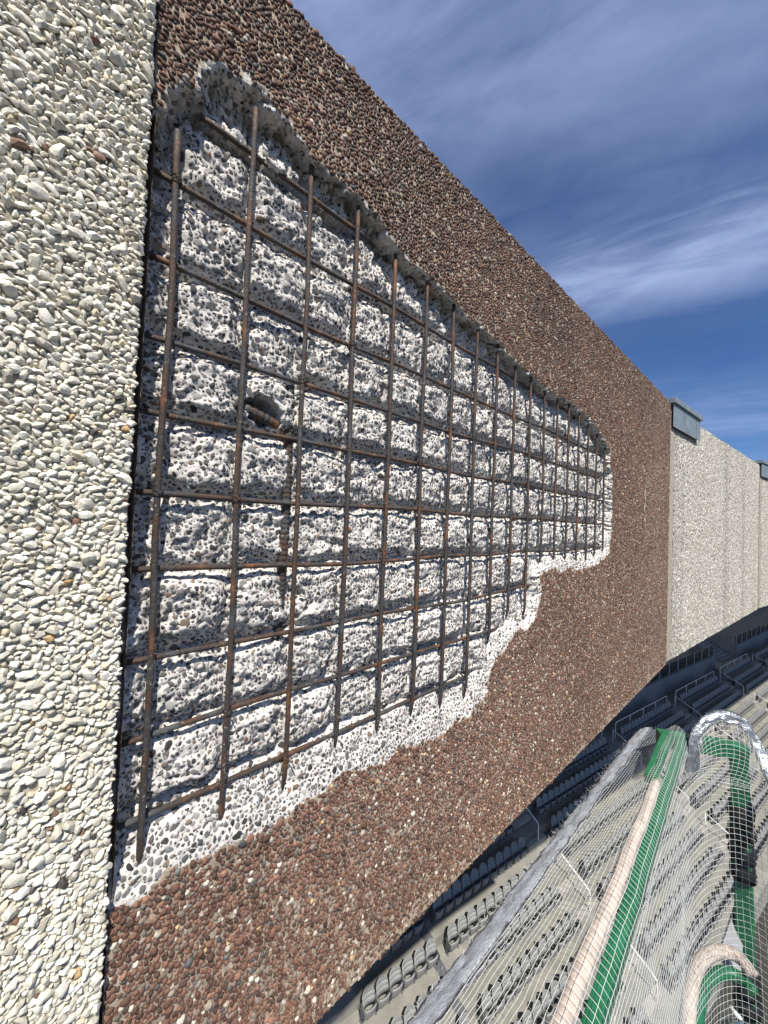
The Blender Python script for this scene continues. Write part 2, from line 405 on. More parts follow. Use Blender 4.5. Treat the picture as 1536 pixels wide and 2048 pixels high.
# outline of the broken-out patch (along the wall, height from eye level, width of the slope at that edge)
OUT = [(0.05,0.470,.007),(0.089,0.498,.007),(0.094,0.536,.007),(0.109,0.575,.02),(0.134,0.629,.02),(0.166,0.668,.03),(0.203,0.672,.03),(0.248,0.668,.02),(0.299,0.656,.01),(0.341,0.633,.007),(0.385,0.625,.007),(0.445,0.630,.007),(0.507,0.615,.007),(0.545,0.583,.007),(0.627,0.574,.01),(0.721,0.563,.01),(0.807,0.548,.007),(0.905,0.532,.007),(1.016,0.520,.007),(1.145,0.498,.007),(1.295,0.482,.007),(1.472,0.481,.007),(1.655,0.474,.007),(1.81,0.442,.007),(1.945,0.377,.007),(2.0,0.243,.02),(2.0,0.098,.02),(2.005,-0.022,.03),(1.97,-0.112,.05),(1.787,-0.153,.05),(1.563,-0.161,.05),(1.334,-0.148,.04),(1.265,-0.160,.03),(1.28,-0.230,.03),(1.246,-0.293,.03),(1.195,-0.326,.04),(1.097,-0.333,.05),(1.038,-0.360,.06),(0.971,-0.396,.06),(0.949,-0.474,.05),(0.866,-0.503,.06),(0.741,-0.511,.07),(0.602,-0.494,.07),(0.516,-0.491,.07),(0.441,-0.488,.07),(0.397,-0.496,.07),(0.347,-0.502,.08),(0.293,-0.500,.08),(0.253,-0.505,.08),(0.195,-0.495,.08),(0.150,-0.499,.07),(0.111,-0.497,.06),(0.05,-0.493,.05)]
ROWS = [0.5818,0.4695,0.3496,0.2411,0.1379,0.0285,-0.0822,-0.1996,-0.3054,-0.4126]
COLS = [0.1218+0.1063*i for i in range(18)]

tg = [0.088]
while tg[-1] < T1: tg.append(tg[-1]+(0.0022*(1+1.45*max(tg[-1], 0)) if tg[-1] < 2.08 else 0.02))
tg[-1] = T1; tg = np.array(tg)
zs = [-0.915]
while zs[-1] < 0.915: zs.append(zs[-1]+(0.0022 if -0.55 < zs[-1] < 0.70 else 0.010))
zg = np.array(zs)
TT, ZZ = np.meshgrid(tg, zg, indexing='ij')
# warp the outer rows onto the sloping top and bottom edges
ZZ = np.where(ZZ > 0.70, 0.70+(ZZ-0.70)*(ztop(TT)-0.70)/(zg[-1]-0.70), ZZ)
ZZ = np.where(ZZ < -0.53, -0.53+(ZZ+0.53)*(zbot(TT)+0.53)/(zg[0]+0.53), ZZ)

def cavity_dist(t, z):
    """signed distance inside the outline (positive inside) and the local slope width"""
    P = np.array(OUT); best = np.full(t.shape, 9.0); wd = np.zeros(t.shape); ins = np.zeros(t.shape, bool)
    for i in range(len(P)):
        a, b = P[i], P[(i+1) % len(P)]; ab = b[:2]-a[:2]; L = ab@ab
        h = np.clip(((t-a[0])*ab[0]+(z-a[1])*ab[1])/L, 0, 1)
        d = np.hypot(t-a[0]-h*ab[0], z-a[1]-h*ab[1]); m = d < best
        best = np.where(m, d, best); wd = np.where(m, a[2]+(b[2]-a[2])*h, wd)
        c = ((a[1] > z) != (b[1] > z)); 
        with np.errstate(divide='ignore', invalid='ignore'):
            xx = a[0]+(z-a[1])*(b[0]-a[0])/(b[1]-a[1]+1e-12)
        ins ^= c & (t < xx)
    return np.where(ins, best, -best), wd
# ragged outline
tj = TT+0.020*fbm(TT*17, ZZ*17, 1, 3)+0.009*perlin(TT*95, ZZ*95, 5); zj = ZZ+0.022*fbm(TT*17, ZZ*17, 2, 3)+0.010*perlin(TT*95, ZZ*95, 6)
SD, SW = cavity_dist(tj, zj)
def sstep(x): x = np.clip(x, 0, 1); return x*x*(3-2*x)
row_i = np.interp(-(ZZ+0.010*fbm(TT*16, ZZ*16, 36, 2)), -np.array(ROWS), np.arange(len(ROWS)), left=-0.5, right=len(ROWS)-0.5)
col_i = (TT+0.016*fbm(TT*16, ZZ*16, 37, 2)-COLS[0])/0.1063
ph = np.abs(np.sin(math.pi*row_i)); pv = np.abs(np.sin(math.pi*col_i))
cell = perlin(np.floor(row_i)*0.73+9.1, np.floor(col_i)*0.61+3.3, 8)
pil = (np.clip(ph*1.5, 0, 1)**0.9)*(0.45+0.55*np.clip(pv*1.7, 0, 1)**0.8)
depth = 0.050-(0.024+0.022*cell)*pil
depth += 0.0100*fbm(TT*11, ZZ*11, 11, 2)+0.0066*fbm(TT*34, ZZ*34, 14, 3, 0.55)
nr_ = fbm(TT*95, ZZ*95, 21, 3, 0.6); depth += 0.0022*nr_
# stepped chisel facets
fc_ = fbm(TT*22+ZZ*9, ZZ*30, 31, 2); depth += 0.0042*(np.abs(fc_)*2-0.5)
uprim = sstep((0.085-SD)/0.07)*(SW < 0.035); depth += uprim*(0.016+0.016*fbm(TT*40, ZZ*40, 33, 2))
depth = np.maximum(depth, 0.010)
SR2 = SD+np.where(SW < 0.035, 0.005*perlin(TT*95, ZZ*95, 44)+0.004*perlin(TT*210, ZZ*210, 45)-0.002, 0.0)
edge = sstep(np.clip(SR2, 0, None)/np.maximum(SW*1.25, 0.006))
edge = np.where(SW > 0.04, 0.5*edge+0.5*np.clip(SD/np.maximum(SW*1.25, .006), 0, 1), edge)
HD = depth*edge+np.where(SD > 0, 0.003*(1-edge)*(0.4+nr_), 0)
HD = np.where(SD > 0, np.maximum(HD, 0.0015), 0.0)
# the hole behind the cut stub bar
hx, hz = (TT-0.268)/0.036, (ZZ-0.176+0.15*(TT-0.268))/0.024
HD += 0.085*sstep((1-np.hypot(hx, hz)+0.30*perlin(TT*60, ZZ*60, 40))*4.5)
# voids left by stones that fell out
prng = np.random.default_rng(77); npit = 1900
pt = 0.09+prng.uniform(0, 1, npit)**1.5*1.9; pz = prng.uniform(-0.50, 0.66, npit); pr = prng.uniform(0.0022, 0.0065, npit)*(1+0.25*pt)
nl = 900; ol = np.array([p for p in OUT if p[1] > 0.3]); sl_ = prng.uniform(0, len(ol)-1.001, nl); kl = sl_.astype(int); fl_ = sl_-kl
lt = ol[kl, 0]*(1-fl_)+ol[kl+1, 0]*fl_+prng.normal(0, 0.012, nl); lz = ol[kl, 1]*(1-fl_)+ol[kl+1, 1]*fl_-prng.uniform(0.004, 0.065, nl)
pt = np.concatenate([pt, lt]); pz = np.concatenate([pz, lz]); pr = np.concatenate([pr, prng.uniform(0.003, 0.0075, nl)*(1+0.3*lt)])
for a, b, r in zip(pt, pz, pr):
    i0, i1 = np.searchsorted(tg, (a-r, a+r)); j0, j1 = np.searchsorted(zg, (b-r, b+r))
    if i1 <= i0 or j1 <= j0: continue
    s = (slice(i0, i1+1), slice(j0, j1+1))
    q = 1-np.hypot(TT[s]-a, ZZ[s]-b)/r
    HD[s] += np.where(SD[s] > 0.004, 1.15*r*sstep(q*1.9)*edge[s], 0)
# mortar between the pebbles, outside the patch
HD += np.where(SD <= 0, 0.0012+0.0010*perlin(TT*120, ZZ*120, 50), 0)
YY = FY+HD
ZS = np.where((SW < 0.035) & (ZZ > -0.1), 0.024*uprim*edge*(0.7+0.9*fbm(TT*28, ZZ*28, 35, 2)), 0.0)      # the lip overhangs the hollow
ZS = np.maximum(ZS, 0)

NT, NZ = TT.shape
idx = np.arange(NT*NZ).reshape(NT, NZ)
Q4 = np.stack([idx[:-1, :-1], idx[1:, :-1], idx[1:, 1:], idx[:-1, 1:]], -1).reshape(-1, 4)
VV = np.stack([TT, YY, ZZ+ZS+CZ], -1).reshape(-1, 3)
inc = (SD.reshape(-1)[Q4].mean(1) > 0)
def sub_mesh(name, fm, mat, smooth):
    Fq = Q4[fm]; used = np.unique(Fq); mp = np.zeros(len(VV), np.int32); mp[used] = np.arange(len(used))
    return np_mesh(name, VV[used], mp[Fq], mat, smooth)

brown = thing('facade_panel', 'brown pebble precast wall panel with concrete broken out to a rusty steel bar grid', 'wall panel', (0, 0, 0))
obj('broken_concrete', sub_mesh('broken_concrete', inc, M_CORE, True), brown)
obj('mortar_face', sub_mesh('mortar_face', ~inc, M_MORTAR, True), brown)
# body of the panel behind the face
m = MB()
a0, a1 = float(ztop(T0)), float(ztop(T1)); b0, b1 = float(zbot(T0)), float(zbot(T1))
yb = FY+0.17
V = [(T0,FY+.125,b0+CZ),(T1,FY+.125,b1+CZ),(T1,yb,b1+CZ),(T0,yb,b0+CZ),(T0,FY+.125,a0+CZ),(T1,FY+.125,a1+CZ),(T1,yb,a1+CZ),(T0,yb,a0+CZ)]
m.add(V, [(0,3,2,1),(4,5,6,7),(0,1,5,4),(1,2,6,5),(2,3,7,6),(3,0,4,7)])
# rim closing the front part: top, bottom and ends
for (p, q) in (((T0,a0),(T1,a1)), ((T0,b0),(T1,b1)), ((T0,b0),(T0,a0)), ((T1,b1),(T1,a1))):
    m.add([(p[0],FY+.001,p[1]+CZ),(q[0],FY+.001,q[1]+CZ),(q[0],FY+.125,q[1]+CZ),(p[0],FY+.125,p[1]+CZ)], [(0,1,2,3)])
obj('panel_body', m.mesh('panel_body', M_MORTAR), brown)

def hfield(t, z, A):
    i = np.clip(np.searchsorted(tg, t)-1, 0, NT-2); j = np.clip(np.searchsorted(zg, z)-1, 0, NZ-2)
    u = (t-tg[i])/(tg[i+1]-tg[i]); v = (z-zg[j])/(zg[j+1]-zg[j])
    return A[i,j]*(1-u)*(1-v)+A[i+1,j]*u*(1-v)+A[i,j+1]*(1-u)*v+A[i+1,j+1]*u*v

# ---- brown pebbles
BT = 0.34
rad = np.concatenate([rng.uniform(0.0044, 0.0064, 100), rng.uniform(0.0029, 0.0043, 1500), rng.uniform(0.0019, 0.0029, 3600)])
P_, Q_ = pack(BT, rad, 4, gap=0.875)
S = tile(P_, Q_, BT, T0-0.004, T1-0.002, -0.92, 0.93)
zt_, zb_ = ztop(S[:, 0]), zbot(S[:, 0])
S = S[(S[:, 1] < zt_+0.003) & (S[:, 1] > zb_-0.002)]
sd = hfield(np.maximum(S[:, 0], tg[0]), np.clip(S[:, 1], zg[0], zg[-1]), SD)
bare = fbm(S[:, 0]*7, S[:, 1]*7, 61, 3)+1.2*np.exp(-(S[:, 1]-zbot(S[:, 0]))/0.05)*1.0
keep = (sd < -0.001) & (rng.uniform(size=len(S)) > np.clip(0.05+0.55*(bare-0.40)+0.35*np.exp(sd/0.007), 0.03, 0.7))
S = S[keep]; n = len(S)
DV_HI = [dome(3, 8, 100+i) for i in range(6)]; DV_LO = [dome(2, 6, 200+i) for i in range(6)]; DV_FAR = [dome(1, 6, 250+i) for i in range(6)]
def lod_mesh(name, rest, ss, vi, pos, fr, scl, cols, mat):
    parts = []; base = 0
    for var, mk in ((DV_HI, ss[rest] > 0.0056), (DV_LO, (ss[rest] <= 0.0056) & (ss[rest] > 0.0018)), (DV_FAR, ss[rest] <= 0.0018)):
        ii = rest[mk]
        if not len(ii): continue
        a = scatter(var, vi[ii], pos[ii], fr[ii], scl[ii], cols[ii]); parts.append((a[0], a[1]+base, a[2])); base += len(a[0])
    return np_mesh(name, *(np.concatenate([p[k] for p in parts]) for k in (0, 1)), mat, True, np.concatenate([p[2] for p in parts]))
BROWN = [(54, (0.142, 0.074, 0.051), .28), (20, (0.092, 0.055, 0.041), .28), (9, (0.20, 0.108, 0.072), .2), (9, (0.20, 0.165, 0.130), .30), (2, (0.085, 0.085, 0.085), .3), (4, (0.46, 0.42, 0.35), .18), (0.5, (0.45, 0.32, 0.16), .2)]
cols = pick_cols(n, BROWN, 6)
tone_ = 1.0-0.30*sstep((S[:, 1]-0.30)/0.5)*(0.7+0.6*fbm(S[:, 0]*3, S[:, 1]*5, 65, 2))+0.22*fbm(S[:, 0]*2.2, S[:, 1]*2.2, 66, 3)      # pebble colours darker towards the top, with paler and darker patches
cols *= np.clip(tone_, 0.5, 1.35)[:, None]
el = rng.uniform(1.0, 1.55, n); pos = np.stack([S[:, 0], np.full(n, FY+0.0012), S[:, 1]+CZ], -1)
scl = np.stack([S[:, 2]*el**0.5*1.05, S[:, 2]/el**0.5*1.08, S[:, 2]*rng.uniform(0.55, 0.95, n)], -1)
fr = wall_frames(n, rng.uniform(0, math.pi, n), tilt=0.22, seed=8)
vi = rng.integers(0, 6, n)
ss, _, _ = screen_size(pos, S[:, 2]); order = np.argsort(-ss); single = order[:300]; rest = order[300:]
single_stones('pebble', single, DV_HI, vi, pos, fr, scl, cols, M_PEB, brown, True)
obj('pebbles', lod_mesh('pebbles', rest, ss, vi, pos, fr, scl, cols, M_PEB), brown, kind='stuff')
# pebbles along the top and bottom arrises
ed = []
for top in (True, False):
    k = 1500; t = rng.uniform(T0, T1, k); z = (ztop(t) if top else zbot(t)); y = FY+rng.uniform(0.003, 0.05, k)
    ed.append((np.stack([t, y, z+CZ+(0.001 if top else -0.001)], -1), top))
pp = np.concatenate([e_[0] for e_ in ed]); k = len(pp)
nn = np.concatenate([np.tile([[0, -0.5, 1.0 if e_[1] else -1.0]], (len(e_[0]), 1)) for e_ in ed])+rng.normal(size=(k, 3))*0.25
rr = rng.uniform(0.0035, 0.0075, k)
a = scatter(DV_LO, rng.integers(0, 6, k), pp, frames_from(nn, rng.uniform(0, 3, k), np.array([1.0, 0, 0])), np.stack([rr*1.2, rr, rr*0.8], -1), pick_cols(k, BROWN, 9))
obj('edge_pebbles', np_mesh('edge_pebbles', a[0], a[1], M_PEB, True, a[2]), brown, kind='stuff')

# ---- grey stones in the broken concrete
CT = 0.30
rad = np.concatenate([rng.uniform(0.0050, 0.0072, 50), rng.uniform(0.0031, 0.0048, 560), rng.uniform(0.0018, 0.0031, 2000)])
P_, Q_ = pack(CT, rad, 14, gap=1.0)
S = tile(P_, Q_, CT, T0+0.004, 2.02, -0.52, 0.69)
sd = hfield(S[:, 0], S[:, 1], SD); sw = hfield(S[:, 0], S[:, 1], SW)
dens = 1.0+0.55*fbm(S[:, 0]*14, S[:, 1]*14, 71, 2)+np.where((sw > 0.045) & (sd < 0.05), 0.35, 0)
S = S[(sd > 0.002) & (rng.uniform(size=len(S)) < dens)]; n = len(S)
y = hfield(S[:, 0], S[:, 1], YY); e = 0.004
ny = np.stack([(hfield(S[:, 0]+e, S[:, 1], YY)-hfield(S[:, 0]-e, S[:, 1], YY))/(2*e), -np.ones(n), (hfield(S[:, 0], S[:, 1]+e, YY)-hfield(S[:, 0], S[:, 1]-e, YY))/(2*e)], -1)
ny = ny/np.linalg.norm(ny, axis=1)[:, None]*0.8+np.array([0, -0.3, 0])+rng.normal(size=(n, 3))*0.12
pos = np.stack([S[:, 0], y-S[:, 2]*0.03, S[:, 1]+hfield(S[:, 0], S[:, 1], ZS)+CZ], -1)
el = rng.uniform(1.0, 1.7, n)
scl = np.stack([S[:, 2]*el**0.5, S[:, 2]/el**0.5, S[:, 2]*rng.uniform(0.08, 0.34, n)], -1)
fr = frames_from(ny, rng.uniform(0, math.pi, n), np.array([1.0, 0, 0]))
GREY = [(48, (0.150, 0.147, 0.142), .30), (28, (0.062, 0.061, 0.060), .35), (18, (0.26, 0.25, 0.235), .2), (8, (0.19, 0.145, 0.11), .25), (0.7, (0.26, 0.15, 0.09), .2)]
cols = pick_cols(n, GREY, 16); vi = rng.integers(0, 6, n)
ss, _, _ = screen_size(pos, S[:, 2]); order = np.argsort(-ss); single = order[:300]; rest = order[300:]
single_stones('aggregate_stone', single, DV_HI, vi, pos, fr, scl, cols, M_AGG, brown, True)
obj('aggregate_stones', lod_mesh('aggregate_stones', rest, ss, vi, pos, fr, scl, cols, M_AGG), brown, kind='stuff')

# ---- reinforcing bars
VR = [(0.524,-0.477),(0.640,-0.481),(0.622,-0.466),(0.610,-0.439),(0.570,-0.448),(0.560,-0.440),(0.550,-0.463),(0.540,-0.453),(0.526,-0.330),(0.515,-0.275),(0.495,-0.285),(0.480,-0.112),(0.475,-0.115),(0.475,-0.122),(0.470,-0.150),(0.450,-0.145),(0.425,-0.115),(0.390,-0.100)]
BR = 0.0044
def wob(s, seed, amp): return amp*float(perlin(np.array(s*3.1+seed*7.7), np.array(seed*1.37), seed % 5))
for i, (t, (za, zb)) in enumerate(zip(COLS, VR)):
    K = 26; zz = np.linspace(zb-0.012, za+0.012, K)
    pts = [(t+wob(z, i+1, .006), FY+0.015+wob(z, i+40, .003)+(0.006 if k in (0,) else 0), z+CZ) for k, z in enumerate(zz)]
    rad_ = [BR]*K; rad_[0] = BR*0.45
    m = MB(); m.tube(pts, rad_, 8, up=(0, 1, 0)); obj('reinforcing_bar', m.mesh('reinforcing_bar', M_RUST, True), brown)
HRNG = [(0.150,0.50),(0.094,1.24),(0.094,1.93),(0.094,1.95),(0.094,1.97),(0.094,1.97),(0.094,1.96),(0.094,1.255),(0.094,1.05),(0.094,0.90)]
for j, (z, (ta, tb)) in enumerate(zip(ROWS, HRNG)):
    K = int((tb-ta)/0.03)+2; tt = np.linspace(ta, tb, K)
    pts = [(t, FY+0.0245+wob(t, j+70, .003)+(0.008 if k == K-1 else 0), z+wob(t, j+20, .009)+CZ) for k, t in enumerate(tt)]
    m = MB(); m.tube(pts, BR*0.96, 8); obj('reinforcing_bar', m.mesh('reinforcing_bar', M_RUST, True), brown)
def ribbed(pts, r):
    P = smooth_path(pts, 8); L = [np.array(P[0])]
    for a, b in zip(P[:-1], P[1:]):
        k = max(1, int(np.linalg.norm(np.array(b)-a)/0.0021))
        for q in range(1, k+1): L.append(np.array(a)+(np.array(b)-a)*q/k)
    return L, [r*(1.0 if (i//2) % 2 else 1.16) for i in range(len(L))]
m = MB(); P, rr = ribbed([(0.321,FY+.0365,.235+CZ),(0.3225,FY+.0345,.05+CZ),(0.3205,FY+.036,-.09+CZ),(0.3215,FY+.042,-.225+CZ)], 0.0076)
m.tube(P, rr, 10); obj('ribbed_bar', m.mesh('ribbed_bar', M_RUST, True), brown, label='thick ribbed bar running upright behind the grid')
m = MB(); P, rr = ribbed([(0.222,FY+.034,.178+CZ),(0.262,FY+.036,.171+CZ),(0.312,FY+.040,.158+CZ)], 0.0080)
m.tube(P, rr, 10); obj('ribbed_bar', m.mesh('ribbed_bar', M_RUST, True), brown, label='short ribbed stub bar lying across the dark hole')
# tie wires twisted round a few crossings
for i, j in ((0,1),(0,5),(1,5),(2,3),(2,9),(3,2),(4,6),(1,8),(5,4),(6,6),(7,3)):
    cx, cz = COLS[i]+wob(ROWS[j], i+1, .006), ROWS[j]+wob(COLS[i], j+20, .009); pts = []
    for k in range(25):
        a = k/24*4*math.pi; pts.append((cx+0.0062*math.cos(a)+0.002*k/24, FY+0.0195+0.0115*math.sin(a), cz+0.0052*math.cos(a)*(1 if k < 12 else -1)+CZ))
    pts += [(cx+0.010, FY+0.006, cz-0.010+CZ), (cx+0.013, FY+0.003, cz-0.018+CZ)]
    m = MB(); m.tube(pts, 0.0008, 5); obj('tie_wire', m.mesh('tie_wire', M_RUST, True), brown)

m = MB(); V = []; K = 24
for k in range(K):
    z = 0.26-0.20*k/(K-1); w_ = 0.004*(1-0.6*k/(K-1))*(1+0.3*math.sin(k*2.3)); c = 2.58+0.004*math.sin(k*0.7)
    V += [(c-w_, FY-0.0052, z+CZ), (c+w_, FY-0.0052, z+CZ), (c+w_, FY-0.0010, z+CZ), (c-w_, FY-0.0010, z+CZ)]
m.add(V, [(4*k+j, 4*k+(j+1) % 4, 4*k+4+(j+1) % 4, 4*k+4+j) for k in range(K-1) for j in range(4)]+[(0,1,2,3),(4*K-1,4*K-2,4*K-3,4*K-4)])
obj('lime_run', m.mesh('lime_run', M_WMORTAR), brown)

# ---- white panel at the left
ALF = R_(5.5)
wl = thing('facade_panel', 'white marble chip precast wall panel standing proud of the broken brown panel', 'wall panel', (0, 0, 0))
EP = np.array([0.0855, 0.5535]); DL = np.array([math.cos(ALF), math.sin(ALF)])   # along the face towards the brown panel
OL = np.array([DL[1], -DL[0]])                                                 # outwards
def wlp(u, o, z): return (EP[0]+DL[0]*u+OL[0]*o, EP[1]+DL[1]*u+OL[1]*o, z+CZ)
m = MB(); V = [wlp(u, o, z) for z in (-0.905, 0.855) for (u, o) in ((-3.2, -0.0062), (-0.002, -0.0062), (-0.002, -0.16), (-3.2, -0.16))]
m.add(V, [(0,3,2,1),(4,5,6,7),(0,1,5,4),(1,2,6,5),(2,3,7,6),(3,0,4,7)])
obj('mortar_face', m.mesh('mortar_face', M_WMORTAR), wl)
m = MB(); V = [wlp(u, o, z) for z in (-0.904, 0.854) for (u, o) in ((-3.19, 0.0), (-0.36, 0.0), (-0.36, -0.004), (-3.19, -0.004))]
m.add(V, [(0,3,2,1),(4,5,6,7),(0,1,5,4),(1,2,6,5),(2,3,7,6),(3,0,4,7)])
obj('aggregate_face', m.mesh('aggregate_face', M_FARW), wl)
WT = 0.30
rad = np.concatenate([rng.uniform(0.0058, 0.0085, 90), rng.uniform(0.0038, 0.0056, 700), rng.uniform(0.0024, 0.0038, 1500), rng.uniform(0.0013, 0.0024, 1500)])
P_, Q_ = pack(WT, rad, 24, gap=0.80, tries=34)
S = tile(P_, Q_, WT, -0.37, -0.0005, -0.905, 0.855); n = len(S)
S[:, 0] = np.minimum(S[:, 0], 0.0008-1.0*S[:, 2])
CH = [chip(2, 300+i) for i in range(8)]; CL = [chip(1, 400+i) for i in range(8)]
WHITE = [(46, (0.71, 0.68, 0.585), .10), (28, (0.61, 0.575, 0.475), .12), (16, (0.51, 0.475, 0.39), .14), (6, (0.66, 0.58, 0.42), .1), (0.45, (0.38, 0.25, 0.13), .25), (0.35, (0.22, 0.13, 0.08), .3), (0.4, (0.07, 0.06, 0.055), .2)]
cols = pick_cols(n, WHITE, 26); el = rng.uniform(1.0, 2.1, n)
off_ = -0.0060+0.0025*rng.uniform(size=n); pos = np.stack([EP[0]+DL[0]*S[:, 0]+OL[0]*off_, EP[1]+DL[1]*S[:, 0]+OL[1]*off_, S[:, 1]+CZ], -1)
scl = np.stack([S[:, 2]*el**0.5*1.32, S[:, 2]/el**0.5*1.36, S[:, 2]*rng.uniform(0.55, 1.0, n)+0.0008], -1)
theta = rng.normal(0.1, 0.9, n)
fr = wall_frames(n, theta, DL, tilt=0.30, seed=28); vi = rng.integers(0, 8, n)
ss, sx, sy = screen_size(pos, S[:, 2]); order = np.argsort(-ss); single = order[:300]; rest = order[300:]
single_stones('marble_chip', single, CH, vi, pos, fr, scl, cols, M_CHIP, wl, False)
near = rest[ss[rest] > 0]; far = np.setdiff1d(rest, near)
a = scatter(CH, vi[near], pos[near], fr[near], scl[near], cols[near]); b = scatter(CL, vi[far], pos[far], fr[far], scl[far], cols[far])
obj('marble_chips', np_mesh('marble_chips', np.concatenate([a[0], b[0]]), np.concatenate([a[1], b[1]+len(a[0])]), M_CHIP, False, np.concatenate([a[2], b[2]])), wl, kind='stuff')

# ---- white panels beyond the brown one
def far_panel(P0, ang, L, z0, z1, label):
    d = np.array([math.cos(ang), -math.sin(ang)]); o_ = np.array([-d[1], d[0]])*-1.0
    o_ = np.array([-math.sin(ang), -math.cos(ang)])
    t = thing('facade_panel', label, 'wall panel', (0, 0, 0))
    nu, nz = int(L/0.014), int((z1-z0)/0.014)
    U_, Z_ = np.meshgrid(np.linspace(0.105, L, nu), np.linspace(z0, z1, nz), indexing='ij')
    rgh = 0.0022*rng.normal(size=U_.shape)
    jz = np.where((Z_ > z1-0.001), rng.normal(size=U_.shape)*0.0035, 0)
    X = P0[0]+d[0]*U_+o_[0]*(rgh-0.006); Y = P0[1]+d[1]*U_+o_[1]*(rgh-0.006)
    ii = np.arange(nu*nz).reshape(nu, nz)
    q = np.stack([ii[:-1, :-1], ii[1:, :-1], ii[1:, 1:], ii[:-1, 1:]], -1).reshape(-1, 4)
    obj('aggregate_face', np_mesh('aggregate_face', np.stack([X, Y, Z_+jz+CZ], -1).reshape(-1, 3), q, M_FARW, False), t)
    m = MB(); c = [P0+d*u+o_*s for u, s in ((0.105, -0.008), (L, -0.008), (L, -0.16), (0.105, -0.16))]
    m.prism([tuple(p) for p in c], z0+CZ, z1+CZ); obj('panel_body', m.mesh('panel_body', M_FARW), t)
    m = MB(); c = [P0+d*u+o_*s for u, s in ((0.004, -0.001), (0.093, -0.003), (0.093, -0.05), (0.004, -0.05))]
    m.prism([tuple(p) for p in c], z0+0.005+CZ, z1-0.02+CZ); obj('joint_sealant', m.mesh('joint_sealant', M_SEAL), t)
    return P0+d*L
def cap(P0, ang, z1, lab, L=0.655):
    d = np.array([math.cos(ang), -math.sin(ang)]); o_ = np.array([-math.sin(ang), -math.cos(ang)])
    t = thing('metal_flashing', lab, 'flashing', (0, 0, 0), 'metal flashings over the panel joints')
    def pr(u0, u1, s0, s1, a, b, nm, mat):
        m = MB(); m.prism([tuple(P0+d*u+o_*s) for u, s in ((u0, s0), (u1, s0), (u1, s1), (u0, s1))], a+CZ, b+CZ)
        return obj(nm, m.mesh(nm, mat, False, 0.002), t)
    pr(0.004, L, 0.016, 0.012, z1-0.142, z1+0.022, 'face_plate', M_GALV)
    pr(-0.010, L+0.03, 0.030, -0.20, z1+0.024, z1+0.062, 'top_cap', M_GALV)
    pr(L-0.10, L-0.092, 0.0185, 0.0162, z1-0.140, z1+0.020, 'seam', M_GALV)
PA = np.array([T1, FY])
PB = far_panel(PA, R_(5.5), 3.36, -0.903, 0.888, 'white pebbled wall panel with grey run-off stains beyond the brown panel')
cap(PA, R_(5.5), 0.888, 'grey metal flashing with rust runs over the joint beside the brown panel')
PC = far_panel(PB, R_(9.6), 3.3, -0.90, 0.888, 'white wall panel beyond the second metal flashing, cut by the picture edge')
cap(PB, R_(9.6), 0.888, 'metal flashing over the joint between two white wall panels')

# ---- upper deck that the panels hang on: it shades the back rows below
def deck_seg(m, A, B, oa, ob, depth=13.0):
    A, B = np.array(A), np.array(B)
    m.prism([tuple(A+oa*-0.17), tuple(B+ob*-0.17), tuple(B+ob*-depth), tuple(A+oa*-depth)], CZ-0.86, CZ-0.55)
def outw(a): return np.array([-math.sin(a), -math.cos(a)])
m = MB()
deck_seg(m, PA, PB, outw(R_(2.7)), outw(R_(7.5)))
FARP = PC+np.array([math.cos(R_(9.6)), -math.sin(R_(9.6))])*190
deck_seg(m, PB, FARP, outw(R_(7.5)), outw(R_(9.6)))
deck_seg(m, (T0, FY), PA, outw(R_(-2.7)), outw(R_(2.7)))
LFT = np.array([T0, FY])-np.array([math.cos(ALF), math.sin(ALF)])*30
deck_seg(m, LFT, (T0, FY), outw(R_(-5.5)), outw(R_(-2.7)))
obj('upper_deck', m.mesh('upper_deck', M_SLAB), None, kind='structure')

# ================================================================== LOWER SEATING
TH = R_(-9.604); EE = np.array([math.cos(TH), math.sin(TH)]); NN = np.array([-EE[1], EE[0]]); OO = np.array([15.0, 10.03])
GP, RS, ST = 0.811, 0.370, 0.85
NROW = 9
def sw_(u, v, z): p = OO+EE*u+NN*v; return (float(p[0]), float(p[1]), float(z))
def tread(k): return CZ-(13.294+RS*k)-ST
UA, UB = -32.0, 190.0
m = MB()
def slab(m, u0, u1, v0, v1, z0, z1):
    m.prism([sw_(u, v, 0)[:2] for u, v in ((u0, v0), (u1, v0), (u1, v1), (u0, v1))], z0, z1)
for k in range(NROW):
    v1 = -GP*k+0.30; v0 = v1-GP if k < NROW-1 else v1-1.05
    slab(m, UA, UB, v0, v1 if k else 1.5, tread(NROW-1)-1.0, tread(k))
obj('seating_terrace', m.mesh('seating_terrace', M_DECK), None, kind='structure')
terrace = bpy.data.objects['seating_terrace']
AIS = [(-8.6, -7.0), (2.45, 4.0), (12.95, 14.55), (23.0, 24.5), (33.55, 35.1), (44.0, 45.5), (54.5, 56.0)]
# half steps in the aisles
stepm = {}
for (ua, ub) in AIS[1:6]:
    for k in range(NROW-1):
        m = MB(); v1 = -GP*k+0.30-GP
        slab(m, ua+0.12, ub-0.12, v1-0.30, v1-0.001, tread(k+1)+0.001, tread(k+1)+RS*0.5)
        obj('aisle_step', m.mesh('aisle_step', M_STEP, False, 0.008), terrace)
# thin cover strips over the expansion joint
for k in range(NROW):
    m = MB(); v1 = -GP*k+0.30; slab(m, -3.90, -3.55, v1-GP+0.002, v1-0.004, tread(k)+0.001, tread(k)+0.012)
    obj('joint_cover_strip', m.mesh('joint_cover_strip', M_SEATM), terrace)
